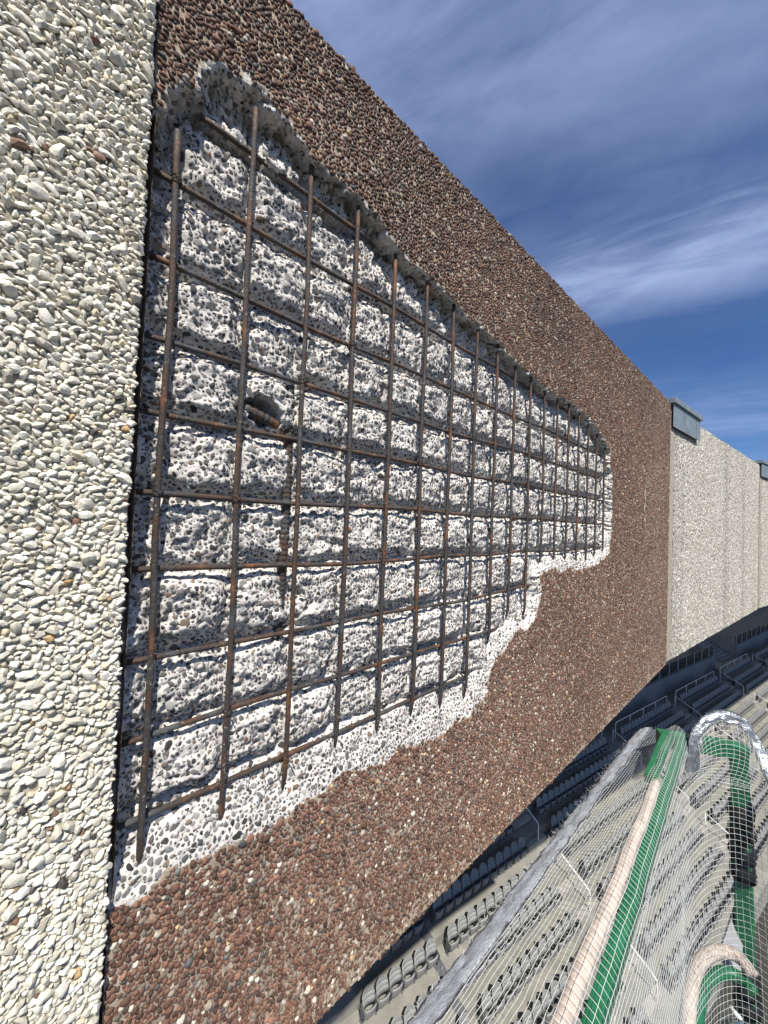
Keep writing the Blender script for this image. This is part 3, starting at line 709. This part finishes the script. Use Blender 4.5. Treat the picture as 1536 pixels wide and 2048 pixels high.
# lower level in front of the last row
m = MB(); vf = -GP*(NROW-1)+0.30-1.05
slab(m, -400, 400, -420, vf-0.001, tread(NROW-1)-1.3, tread(NROW-1)-1.001)
obj('ground', m.mesh('ground', M_TURF), None, kind='structure')
m = MB(); slab(m, UA, UB, 1.5, 9.0, tread(NROW-1)-1.0, tread(0)-0.002); obj('walkway', m.mesh('walkway', M_DECK), None, kind='structure')
slab_w = MB(); slab(slab_w, UA, UB, 9.0, 9.4, tread(0)-0.5, CZ-0.9)
bw = thing('back_wall', 'dark concrete wall at the back of the shaded walkway under the deck', 'wall', (0, 0, 0)); obj('wall_face', slab_w.mesh('wall_face', M_DARKC), bw)

# seat prototype (local: x along the row, y towards the back, z up, origin on the tread)
def seat_meshes():
    W = 0.225
    def sheet(rows, th, nx=7, bulge=0.03):
        """rows: list of (z, y, halfwidth); curved sheet with thickness"""
        V = []; Fc = []; nr = len(rows)
        for s in (0, 1):
            for z, y, hw in rows:
                for i in range(nx):
                    q = i/(nx-1)*2-1; V.append((q*hw, y+th*s-bulge*q*q*(-1), z))
        def id_(s, r, i): return s*nr*nx+r*nx+i
        for r in range(nr-1):
            for i in range(nx-1):
                Fc.append((id_(0,r,i), id_(0,r,i+1), id_(0,r+1,i+1), id_(0,r+1,i)))
                Fc.append((id_(1,r,i), id_(1,r+1,i), id_(1,r+1,i+1), id_(1,r,i+1)))
        for r in range(nr-1):
            Fc.append((id_(0,r,0), id_(0,r+1,0), id_(1,r+1,0), id_(1,r,0))); Fc.append((id_(0,r,nx-1), id_(1,r,nx-1), id_(1,r+1,nx-1), id_(0,r+1,nx-1)))
        for i in range(nx-1):
            Fc.append((id_(0,0,i), id_(1,0,i), id_(1,0,i+1), id_(0,0,i+1))); Fc.append((id_(0,nr-1,i), id_(0,nr-1,i+1), id_(1,nr-1,i+1), id_(1,nr-1,i)))
        m = MB(); m.add(V, Fc); return m
    back = sheet([(0.38,-0.045,W*0.93),(0.50,-0.02,W*0.98),(0.56,-0.008,W),(0.565,0.004,W),(0.58,-0.002,W),(0.68,0.022,W*0.98),(0.685,0.034,W*0.975),(0.70,0.028,W*0.96),(0.77,0.045,W*0.86),(0.82,0.056,W*0.66),(0.845,0.062,W*0.42),(0.852,0.064,W*0.2)], 0.03, 7, -0.045)
    pan = sheet([(0.16,-0.175,W*0.90),(0.20,-0.195,W*0.94),(0.40,-0.235,W*0.94),(0.455,-0.245,W*0.90),(0.465,-0.232,W*0.86)], 0.035, 7, 0.05)
    br = MB()
    br.add([(x, y, z) for x in (0.0, 0.018) for (y, z) in ((-0.20,0.20),(0.02,0.26),(0.035,0.52),(-0.04,0.50),(-0.22,0.44))],
           [(4,3,2,1,0),(5,6,7,8,9)]+[(i,(i+1)%5,5+(i+1)%5,5+i) for i in range(5)])
    br.box((0.001,-0.05,0.0),(0.017,0.02,0.27)); br.box((-0.02,-0.11,0.0),(0.038,0.06,0.012))
    return back.mesh('backrest', M_SEAT, True), pan.mesh('seat_pan', M_SEAT, True), br.mesh('side_bracket', M_SEATM)
SB, SP_, SR = seat_meshes()
for me in (SB, SP_):
    for p in me.polygons: p.use_smooth = True
ORD = ['first','second','third','fourth','fifth','sixth','seventh','eighth','ninth','tenth','eleventh','twelfth','thirteenth','fourteenth','fifteenth','sixteenth','seventeenth','eighteenth','nineteenth','twentieth']
def seat_label(k, u):
    # counted along its row from the nearest aisle
    best = None
    for ai, (a, b) in enumerate(AIS):
        for side, e_ in (('before', a), ('past', b)):
            d = (e_-0.22-u) if side == 'before' else (u-e_-0.22)
            if d < -0.01: continue
            lo, hi = (u, e_) if side == 'before' else (e_, u)
            nth = sum(1 for kk, uu in seats if kk == k and lo-0.01 <= uu <= hi+0.01)
            if best is None or nth < best[0]: best = (nth, side, ai)
    nth, side, ai = best
    return 'grey folding seat, %s row below the walkway, %s seat %s the %s aisle' % (ORD[k], ORD[min(nth, 20)-1], side, ['zeroth','first','second','third','fourth','fifth','sixth'][ai] if ai else 'hidden')
seats = []
for k in range(NROW):
    u = UA+2
    while u < 70:
        if not any(a-0.22 < u < b+0.22 for a, b in AIS) and not (-4.0 < u < -3.45):
            seats.append((k, u))
        u += 0.5
def seat_info(k, u):
    p = np.array(sw_(u, -GP*k, tread(k)+0.5)); d = p-np.array([0, 0, CZ]); z = d@Fv
    if z < 1: return None
    x = 768+FPX*(d@R2)/z; y = 1024-FPX*(d@U2)/z
    lim = 1322+(x-1338)*(-1.0255) if x < 1340 else 1318-(x-1346)*0.592
    return x, y, z, (-30 < x < 1570 and y > lim-12 and y < 2090)
vis = []; hid = []
for k, u in seats:
    s = seat_info(k, u)
    (vis if s and s[3] else hid).append((k, u, s))
vis.sort(key=lambda q: q[2][2])
for k, u, s in vis[:300]:
    r = thing('stadium_seat', seat_label(k, u), 'seat', sw_(u, -GP*k, tread(k)), 'grey folding seats on the terrace', TH)
    for nm, me, dx in (('backrest', SB, 0), ('seat_pan', SP_, 0), ('side_bracket', SR, -0.252), ('side_bracket', SR, 0.236)):
        o = bpy.data.objects.new(nm, me); COL.objects.link(o); o.parent = r; o.location = (dx, 0, 0)
# the remaining seats as one mass
def low_seat():
    V = [(-.22,-.03,.38),(.22,-.03,.38),(.22,.02,.70),(.12,.06,.85),(-.12,.06,.85),(-.22,.02,.70)]
    V += [(x, y+0.035, z) for x, y, z in V]
    Fc = [(0,1,2,5),(2,3,4,5),(6,11,8,7),(8,11,10,9)]+[(i,(i+1)%6,6+(i+1)%6,6+i) for i in range(6)]
    b = len(V); V += [(-.21,-.18,.16),(.21,-.18,.16),(.21,-.24,.46),(-.21,-.24,.46),(-.21,-.14,.16),(.21,-.14,.16),(.21,-.20,.46),(-.21,-.20,.46)]
    Fc += [tuple(b+i for i in f) for f in ((0,1,2,3),(4,7,6,5),(0,4,5,1),(2,6,7,3),(0,3,7,4),(1,5,6,2))]
    for x in (-.25, .235):
        b = len(V); V += [(x,-.2,.2),(x,.03,.0),(x,.04,.5),(x,-.22,.44)]; Fc += [(b,b+1,b+2,b+3)]
    return np.array(V), [f if len(f) == 4 else f for f in Fc]
LV, LF = low_seat(); LF = np.array(LF)
cT, sT = math.cos(TH), math.sin(TH)
rest_s = vis[300:]+[h for h in hid if h[2] and h[2][2] < 60 and h[2][0] < 2200]
AV = []; AF = []
for i, (k, u, s) in enumerate(rest_s):
    p = np.array(sw_(u, -GP*k, tread(k))); Vr = np.stack([LV[:,0]*cT-LV[:,1]*sT, LV[:,0]*sT+LV[:,1]*cT, LV[:,2]], -1)+p
    AV.append(Vr); AF.append(LF+i*len(LV))
obj('stadium_seats', np_mesh('stadium_seats', np.concatenate(AV), np.concatenate(AF), M_SEAT, False), None, kind='stuff', label='many more grey folding seats farther along the terrace rows', category='seats')

# ---- white hand rails in the aisles and behind the back row
def rail(paths, posts, label, group):
    base = posts[0][0]
    t = thing('hand_rail', label, 'hand rail', (0, 0, 0), group)
    for nm, P, r in paths:
        m = MB(); m.tube(smooth_path(P, 5) if len(P) > 2 else P, r, 8); obj(nm, m.mesh(nm, M_WRAIL, True), t)
    for a, b in posts:
        m = MB(); m.tube([a, b], 0.026, 8); obj('post', m.mesh('post', M_WRAIL, True), t)
AN = ['beside the joint strip aisle', 'in the aisle nearest the broken panel', 'in the second aisle', 'in the third aisle', 'in the fourth aisle', 'in the fifth aisle']
for ai, (ua, ub) in enumerate(AIS[1:6]):
    uc = (ua+ub)/2+0.1
    for part, (k0, k1) in enumerate(((0, 2), (3, 5), (6, 8))):
        va = -GP*k0+0.10; vb = -GP*k1+0.05; za = tread(k0)+0.95; zb = tread(k1)+0.95
        pts = [sw_(uc, va, za), sw_(uc, vb+0.15, zb+0.07), sw_(uc, vb+0.03, zb-0.02), sw_(uc, vb-0.01, zb-0.14), sw_(uc, vb-0.02, tread(k1))]
        m_paths = [('top_rail', [pts[0], pts[1]], 0.027), ('top_rail', pts[1:], 0.027)]
        rail(m_paths, [(sw_(uc, va, za+0.02), sw_(uc, va-0.02, tread(k0)))], 'white tubular hand rail %s, %s' % (AN[ai+1] if ai+1 < len(AN) else 'far off', ['upper of three', 'middle of three', 'lowest of three'][part]), 'aisle hand rails')
for bi in range(0, 5):
    ua = AIS[bi][1]+0.08 if bi else -6.9; ub = AIS[bi+1][0]-0.15; zt = tread(0)+1.12; v = 0.30
    P = [sw_(ua, v, zt-0.25), sw_(ua+0.02, v, zt-0.06), sw_(ua+0.14, v, zt), sw_(ua+0.6, v, zt)]
    Q = [sw_(ub-0.6, v, zt), sw_(ub-0.14, v, zt), sw_(ub-0.02, v, zt-0.06), sw_(ub, v, zt-0.25)]
    nb = int((ub-ua)/2.6)
    rail([('top_rail', P, 0.027), ('top_rail', [P[-1], Q[0]], 0.027), ('top_rail', Q, 0.027)],
         [(sw_(ua, v, zt-0.25), sw_(ua, v, tread(0))), (sw_(ub, v, zt-0.25), sw_(ub, v, tread(0)))]+[(sw_(ua+(ub-ua)*(i+1)/(nb+1), v, zt), sw_(ua+(ub-ua)*(i+1)/(nb+1), v, tread(0))) for i in range(nb)],
         'white tubular rail behind the back row, %s block from the broken panel' % ['first','second','third','fourth','fifth'][bi], 'rails behind the back row')

# ---- walkway wall with posts, the stair opening and the wall beyond
def walk_wall(u0, u1, label, sgn):
    t = thing('walkway_wall', label, 'wall', (0, 0, 0), None)
    m = MB(); slab(m, u0, u1, 1.55, 1.80, tread(0), tread(0)+1.45); obj('wall_face', m.mesh('wall_face', M_DARKC), t)
    u = u0+0.3
    while u < u1-0.2:
        m = MB(); m.tube([sw_(u, 1.68, tread(0)+1.45), sw_(u, 1.68, tread(0)+2.45)], 0.045, 6); obj('rail_post', m.mesh('rail_post', M_RAILP), t); u += 1.95
    m = MB(); slab(m, u0+0.2, u1-0.2, 1.725, 1.745, tread(0)+1.47, tread(0)+2.42); obj('dark_infill', m.mesh('dark_infill', M_GLASS), t)
walk_wall(-20, 38.5, 'long grey concrete wall with rail posts behind the walkway', 1)
walk_wall(45.5, 150, 'grey concrete wall with rail posts beyond the stair opening', 1)
st = thing('concrete_stair', 'dark concrete stair rising through the opening in the walkway wall', 'stair', (0, 0, 0))
for i in range(9):
    m = MB(); slab(m, 41.6, 45.3, 1.9+0.32*i, 1.9+0.32*(i+1)-0.002, tread(0), tread(0)+0.18*(i+1)); obj('step', m.mesh('step', M_DARKC), st)
m = MB(); slab(m, 45.31, 45.49, 1.85, 5.0, tread(0), tread(0)+2.3); obj('side_wall', m.mesh('side_wall', M_DARKC), st)

# ================================================================== WORK PLATFORM WITH NET
def P3(x, y, h): return np.array([x, y, CZ-h])
wp = thing('work_platform', 'suspended work platform with green steel guard rails and a cream foam bumper', 'work platform', (0, 0, 0))
def rect_tube(path, w_, h_, nm, mat, parent, up=(0, 0, 1), bev=0.004):
    m = MB()
    for a, b in zip(path[:-1], path[1:]):
        a, b = Vector(a), Vector(b); d = (b-a); L = d.length; d.normalize(); s = d.cross(Vector(up)).normalized(); q = s.cross(d)
        Mx = Matrix(((d.x, s.x, q.x, a.x), (d.y, s.y, q.y, a.y), (d.z, s.z, q.z, a.z), (0, 0, 0, 1)))
        m.box((0, -w_/2, -h_/2), (L, w_/2, h_/2), Mx)
    return obj(nm, m.mesh(nm, mat, False, bev), parent)
def fy(x): return 0.232+0.0442*(x-0.626)          # foam line
rect_tube([P3(0.30, 0.186, 0.80), P3(1.80, 0.266, 0.785)], 0.026, 0.040, 'inner_rail', M_GREEN, wp)
rect_tube([P3(1.44, 0.288, 0.772), P3(1.79, 0.306, 0.768)], 0.034, 0.026, 'rail_end_channel', M_GREEN, wp)
rect_tube([P3(1.785, 0.335, 0.785), P3(1.93, 0.10, 0.785)], 0.045, 0.05, 'end_rail', M_GREEN, wp)
PT, PB_ = P3(1.91, 0.118, 0.765), P3(1.955, 0.075, 2.05)      # corner post, leaning out a little
rect_tube([PT, PB_], 0.050, 0.045, 'corner_post', M_GREEN, wp, up=(1, 0, 0))
for k, (a, b) in enumerate(((0.16, 0.36), (0.60, 0.76))):
    m = MB(); m.tube([PT+(PB_-PT)*(a+(b-a)*i/12)+np.array([0.002*math.sin(i*2.1), 0.002*math.cos(i*3), 0]) for i in range(13)], [0.037+0.002*math.sin(i*1.7+k)+0.0015*math.sin(i*4.1) for i in range(13)], 12)
    obj('black_wrap', m.mesh('black_wrap', M_BLACK, True), wp)
# foam bumper on the wall side
m = MB(); pts = []; rr = []
for i in range(60):
    t = 0.30+1.12*i/59; pts.append(P3(t, fy(t)+0.001*math.sin(t*19), 0.760+0.001*math.sin(t*31))); rr.append(0.0150-0.0020*(t-0.3)+0.0011*math.sin(t*43+1)+0.0008*math.sin(t*97))
rr[-1] *= 0.85
m.tube(pts, rr, 16); obj('foam_bumper', m.mesh('foam_bumper', M_FOAM, True), wp)
# standing deck and posts, below and behind the view
m = MB(); m.box((-1.6, -0.45, CZ-2.13), (1.93, 0.33, CZ-2.07)); obj('platform_deck', m.mesh('platform_deck', M_GREYP), wp)
for x, y in ((0.33, 0.1875), (-1.5, 0.187), (-1.5, -0.4)):
    rect_tube([P3(x, y, 2.075), P3(x, y, 0.80)], 0.026, 0.026, 'post', M_GREEN, wp, up=(1, 0, 0))
# second padded hoop lower down
hp = thing('padded_hoop', 'green steel hoop with cream foam padding under the net', 'hoop', (0, 0, 0))
arc = [P3(1.30, .180, 1.44), P3(1.542, .196, 1.42), P3(1.655, .193, 1.42), P3(1.739, .171, 1.42), P3(1.789, .137, 1.42), P3(1.80, .101, 1.42), P3(1.776, .070, 1.43)]
arg = [P3(1.30, .165, 1.48), P3(1.545, .178, 1.46), P3(1.650, .174, 1.46), P3(1.722, .153, 1.46), P3(1.765, .121, 1.46), P3(1.770, .088, 1.46), P3(1.750, .064, 1.46)]
m = MB(); m.tube(smooth_path(arc, 8), 0.019, 12); obj('foam_padding', m.mesh('foam_padding', M_FOAM, True), hp)
m = MB(); m.tube(smooth_path(arg, 8), 0.018, 12); obj('hoop_tube', m.mesh('hoop_tube', M_GREEN, True), hp)
m = MB(); m.tube([arg[0], P3(0.60, 0.14, 1.60), P3(0.40, 0.12, 2.072)], 0.018, 8); obj('hoop_leg', m.mesh('hoop_leg', M_GREEN, True), hp)
# hoist standing on the deck inside the hoop: grey cover, white bar and a bright steel drum
hs = thing('hoist_unit', 'grey covered hoist with a bright steel drum and a white bar under the net', 'hoist', (0, 0, 0))
m = MB(); c = [P3(1.60, .165, 1.62), P3(1.74, .140, 1.60), P3(1.75, .075, 1.60), P3(1.52, .05, 1.63), P3(1.50, .14, 1.63)]
m.add([tuple(p) for p in c]+[tuple(p-np.array([0, 0, 0.02])) for p in c], [(4,3,2,1,0),(5,6,7,8,9)]+[(i,(i+1)%5,5+(i+1)%5,5+i) for i in range(5)]); obj('cover_sheet', m.mesh('cover_sheet', M_GREYP), hs)
m = MB(); m.tube([P3(1.745, .120, 1.55), P3(1.727, .092, 1.55)], 0.007, 8); obj('white_bar', m.mesh('white_bar', M_WRAIL, True), hs)
m = MB(); m.tube([P3(1.64, .125, 1.565), P3(1.655, .118, 1.56), P3(1.68, .105, 1.56), P3(1.705, .09, 1.56), P3(1.715, .085, 1.56)], [0.014, 0.028, 0.030, 0.027, 0.012], 16); obj('steel_drum', m.mesh('steel_drum', M_STEEL, True), hs)
m = MB(); m.box((1.52, 0.055, CZ-2.069), (1.70, 0.13, CZ-1.652)); obj('hoist_body', m.mesh('hoist_body', M_BLACK, False, 0.01), hs)
# grey sheet leaning at the end of the platform
gs = thing('grey_panel', 'small grey triangular sheet leaning between the hoop and the corner post', 'sheet', (0, 0, 0))
m = MB(); c = [P3(1.80, .155, 1.46), P3(1.97, .120, 1.36), P3(1.93, .100, 1.44), P3(1.83, .100, 1.52)]
m.add([tuple(p) for p in c]+[tuple(p+np.array([0.006, 0.006, -0.006])) for p in c], [(0,1,2,3),(7,6,5,4)]+[(i,4+i,4+(i+1)%4,(i+1)%4) for i in range(4)]); obj('sheet', m.mesh('sheet', M_GREYP), gs)

# ---- the net: control sections from the far end back towards the photographer
#      columns: taped edge, over the bumper, rail, fall, valley, flank, crest, outer rail, overhang
def sect(xt, x):
    f = fy(x); r_ = 0.205+0.0544*(x-0.687)
    return [(xt,.450,.918),(xt*0.55+x*0.45,.36,.840),(x,f+.008,.741),(x-.002,f-.012,.745),(x,r_-.013,.762),(x+.002,r_-.020,.80)]
SECT = [sect(a, b) for a, b in ((2.12,1.84),(1.66,1.48),(1.25,1.10),(0.88,0.76),(0.57,0.46),(0.26,0.20))]
G = np.array(SECT); G[:, :, 2] = CZ-G[:, :, 2]
def resample(A, n):
    """along axis 0, Catmull-Rom then even spacing by mean chord"""
    out = []
    K = A.shape[0]; sub = 14
    for i in range(K-1):
        p0, p1, p2, p3 = A[max(i-1, 0)], A[i], A[i+1], A[min(i+2, K-1)]
        for k in range(sub):
            t = k/sub; out.append(0.5*((2*p1)+(-p0+p2)*t+(2*p0-5*p1+4*p2-p3)*t*t+(-p0+3*p1-3*p2+p3)*t**3))
    out.append(A[-1]); out = np.array(out)
    d = np.linalg.norm(np.diff(out, axis=0), axis=-1).mean(-1); s = np.concatenate([[0], np.cumsum(d)]); q = np.linspace(0, s[-1], n)
    j = np.clip(np.searchsorted(s, q)-1, 0, len(s)-2); f = ((q-s[j])/(s[j+1]-s[j]))[:, None, None]
    return out[j]*(1-f)+out[j+1]*f
NA, NB = 112, 26
GN = resample(np.transpose(resample(G, NA), (1, 0, 2)), NB)        # (NB, NA, 3)
aa, bb = np.meshgrid(np.arange(NB), np.arange(NA), indexing='ij')
slack = np.sin(np.linspace(0, math.pi, NB))[:, None]
for ax, am in ((0, .010), (1, .005), (2, .007)):
    GN[:, :, ax] += am*(fbm(aa*0.09+ax*9, bb*0.075, 81+ax, 3))*(0.35+slack)
def threads(A, r, ns=4):
    """A (M,K,3): M threads of K points -> one set of thin tubes"""
    d = np.gradient(A, axis=1); d /= np.linalg.norm(d, axis=2)[..., None]+1e-9
    up = np.array([0.13, 0.21, 1.0]); s = np.cross(d, up); s /= np.linalg.norm(s, axis=2)[..., None]+1e-9; q = np.cross(s, d)
    ang = np.arange(ns)*2*math.pi/ns
    V = A[:, :, None]+r*(s[:, :, None]*np.cos(ang)[None, None, :, None]+q[:, :, None]*np.sin(ang)[None, None, :, None])
    Mn, K = A.shape[:2]; ii = np.arange(Mn*K*ns).reshape(Mn, K, ns); j2 = np.roll(ii, -1, axis=2)
    Fq = np.stack([ii[:, :-1], j2[:, :-1], j2[:, 1:], ii[:, 1:]], -1).reshape(-1, 4)
    return V.reshape(-1, 3), Fq
# curtain: plan path below the rail, round the end of the frame and back along the outer side
CP = [(0.25,.165),(0.60,.182),(1.0,.203),(1.35,.215),(1.58,.215),(1.72,.190),(1.80,.150),(1.835,.105),(1.83,.055),(1.78,.005),(1.66,-.03),(1.45,-.05)]
CG = np.array([[(x+b*(0.0 if x < 1.2 else -0.9), y-b*0.35, CZ-h) for (x, y) in CP] for h, b in ((0.80,0.0),(0.95,0.02),(1.12,0.045),(1.30,0.075),(1.41,0.10),(1.55,0.13),(1.75,0.15),(1.98,0.14))])
CG[0, 6:, 2] -= 0.05
CN = resample(np.transpose(resample(CG, 66), (1, 0, 2)), 116)
ca, cb = np.meshgrid(np.arange(116), np.arange(66), indexing='ij')
for ax, am in ((0, .008), (1, .006), (2, .008)): CN[:, :, ax] += am*fbm(ca*0.07+ax*5, cb*0.06, 101+ax, 3)
vc1, fc1 = threads(CN, 0.00046); vc2, fc2 = threads(np.transpose(CN, (1, 0, 2)), 0.00046)
v1, f1 = threads(GN, 0.00048); v2, f2 = threads(np.transpose(GN, (1, 0, 2)), 0.00048)
net = thing('debris_net', 'white square mesh debris net draped over the green guard rails', 'net', (0, 0, 0))
obj('net_mesh', np_mesh('net_mesh', np.concatenate([v1, v2]), np.concatenate([f1, f2+len(v1)]), M_NET, True), net)
obj('net_curtain', np_mesh('net_curtain', np.concatenate([vc1, vc2]), np.concatenate([fc1, fc2+len(vc1)]), M_NET, True), net)
# tape along the wall-side edge: a crumpled folded band
def band(path, hw, th, seed, mat, nm, parent, side, crum=0.006, nseg=90):
    Pm = np.array(smooth_path(path, 20)); d = np.linalg.norm(np.diff(Pm, axis=0), axis=1); s = np.concatenate([[0], np.cumsum(d)])
    q = np.linspace(0, s[-1], nseg); C = np.stack([np.interp(q, s, Pm[:, i]) for i in range(3)], -1)
    T = np.gradient(C, axis=0); T /= np.linalg.norm(T, axis=1)[:, None]
    sd_ = np.array(side) if np.ndim(side) == 2 else np.tile(np.array(side, float), (nseg, 1))
    A = sd_-T*(sd_*T).sum(1)[:, None]; A /= np.linalg.norm(A, axis=1)[:, None]; B = np.cross(T, A)
    nx = 9; V = []
    for lay in (1, -1):
        for j in range(nx):
            w_ = (j/(nx-1)*2-1)
            wid = hw*(1+0.35*perlin(q*9+lay*0, np.full(nseg, seed+0.5), 91)+0.12*perlin(q*40, np.full(nseg, seed+3.5+np.sign(w_)*5), 92))
            hh = th*lay*(1-w_*w_)*0.8+th*0.2*lay+crum*(fbm(q*24+seed, np.full(nseg, w_*1.6+seed), 93, 3))+crum*0.6*perlin(q*70, np.full(nseg, w_*2+9), 95)
            V.append(C+A*(wid*w_)[:, None]+B*hh[:, None])
    V = np.array(V).reshape(2, nx, nseg, 3); ii = np.arange(2*nx*nseg).reshape(2, nx, nseg)
    Fq = [np.stack([ii[l, :-1, :-1], ii[l, 1:, :-1], ii[l, 1:, 1:], ii[l, :-1, 1:]], -1).reshape(-1, 4)[:, ::(1 if l == 0 else -1)] for l in (0, 1)]
    for j in (0, nx-1): Fq.append(np.stack([ii[0, j, :-1], ii[0, j, 1:], ii[1, j, 1:], ii[1, j, :-1]], -1).reshape(-1, 4))
    return obj(nm, np_mesh(nm, V.reshape(-1, 3), np.concatenate(Fq), mat, True), parent)
edge_path = [tuple(G[i, 0]) for i in range(len(G))]
band(edge_path, 0.036, 0.004, 2, M_TAPE, 'edge_tape', net, (0.1, -1.0, 0.75), 0.006, 140)
# frayed threads standing off the tape
m = MB()
for k in range(420):
    i = rng.uniform(0.3, len(G)-1.3); a = int(i); c = G[a, 0]*(1-i+a)+G[a+1, 0]*(i-a)
    b0_ = c+np.array([0, 0.030+rng.normal()*0.004, -0.022])+rng.normal(size=3)*0.003
    e_ = b0_+np.array([rng.normal()*0.005, 0.003+abs(rng.normal())*0.003, 0.002+rng.normal()*0.003])
    m.tube([tuple(b0_), tuple((b0_+e_)/2+rng.normal(size=3)*0.0015), tuple(e_)], 0.0003, 3, caps=False)
obj('frayed_fibres', m.mesh('frayed_fibres', M_NET), net, kind='stuff')
# silver taped opening standing up at the end
arch = [P3(1.80, .235, .87), P3(1.80, .228, .78), P3(1.82, .215, .715), P3(1.86, .185, .675), P3(1.89, .145, .665), P3(1.92, .105, .685), P3(1.925, .075, .74), P3(1.90, .045, .80), P3(1.86, .01, .86), P3(1.80, -.005, .93), P3(1.70, -.01, 1.0)]
fwd = np.array([0.75, 0.65, 0.0])
Cm = np.array([1.87, .11, CZ-.80]); 
ns_ = 110
Pm = np.array(smooth_path(arch, 20)); dd = np.linalg.norm(np.diff(Pm, axis=0), axis=1); s_ = np.concatenate([[0], np.cumsum(dd)]); q_ = np.linspace(0, s_[-1], ns_)
Ck = np.stack([np.interp(q_, s_, Pm[:, i]) for i in range(3)], -1)
band(arch, 0.021, 0.005, 6, M_SILVER, 'silver_tape_edge', net, Ck-Cm, 0.0075, ns_)
# the flap of net inside that opening
fl = []
for i in range(15):
    row = []
    for j in range(18):
        u = i/14; v = j/17
        top = np.array(Ck[int(18+u*44)]); bot = np.array([1.80+0.10*u, 0.235-0.17*u, CZ-0.90])
        row.append(top*(1-v)+bot*v+np.array([-0.02, -0.02, 0])*math.sin(v*3.1))
    fl.append(row)
fl = np.array(fl); v1, f1 = threads(fl, 0.0006); v2, f2 = threads(np.transpose(fl, (1, 0, 2)), 0.0006)
obj('net_flap', np_mesh('net_flap', np.concatenate([v1, v2]), np.concatenate([f1, f2+len(v1)]), M_NET, True), net)
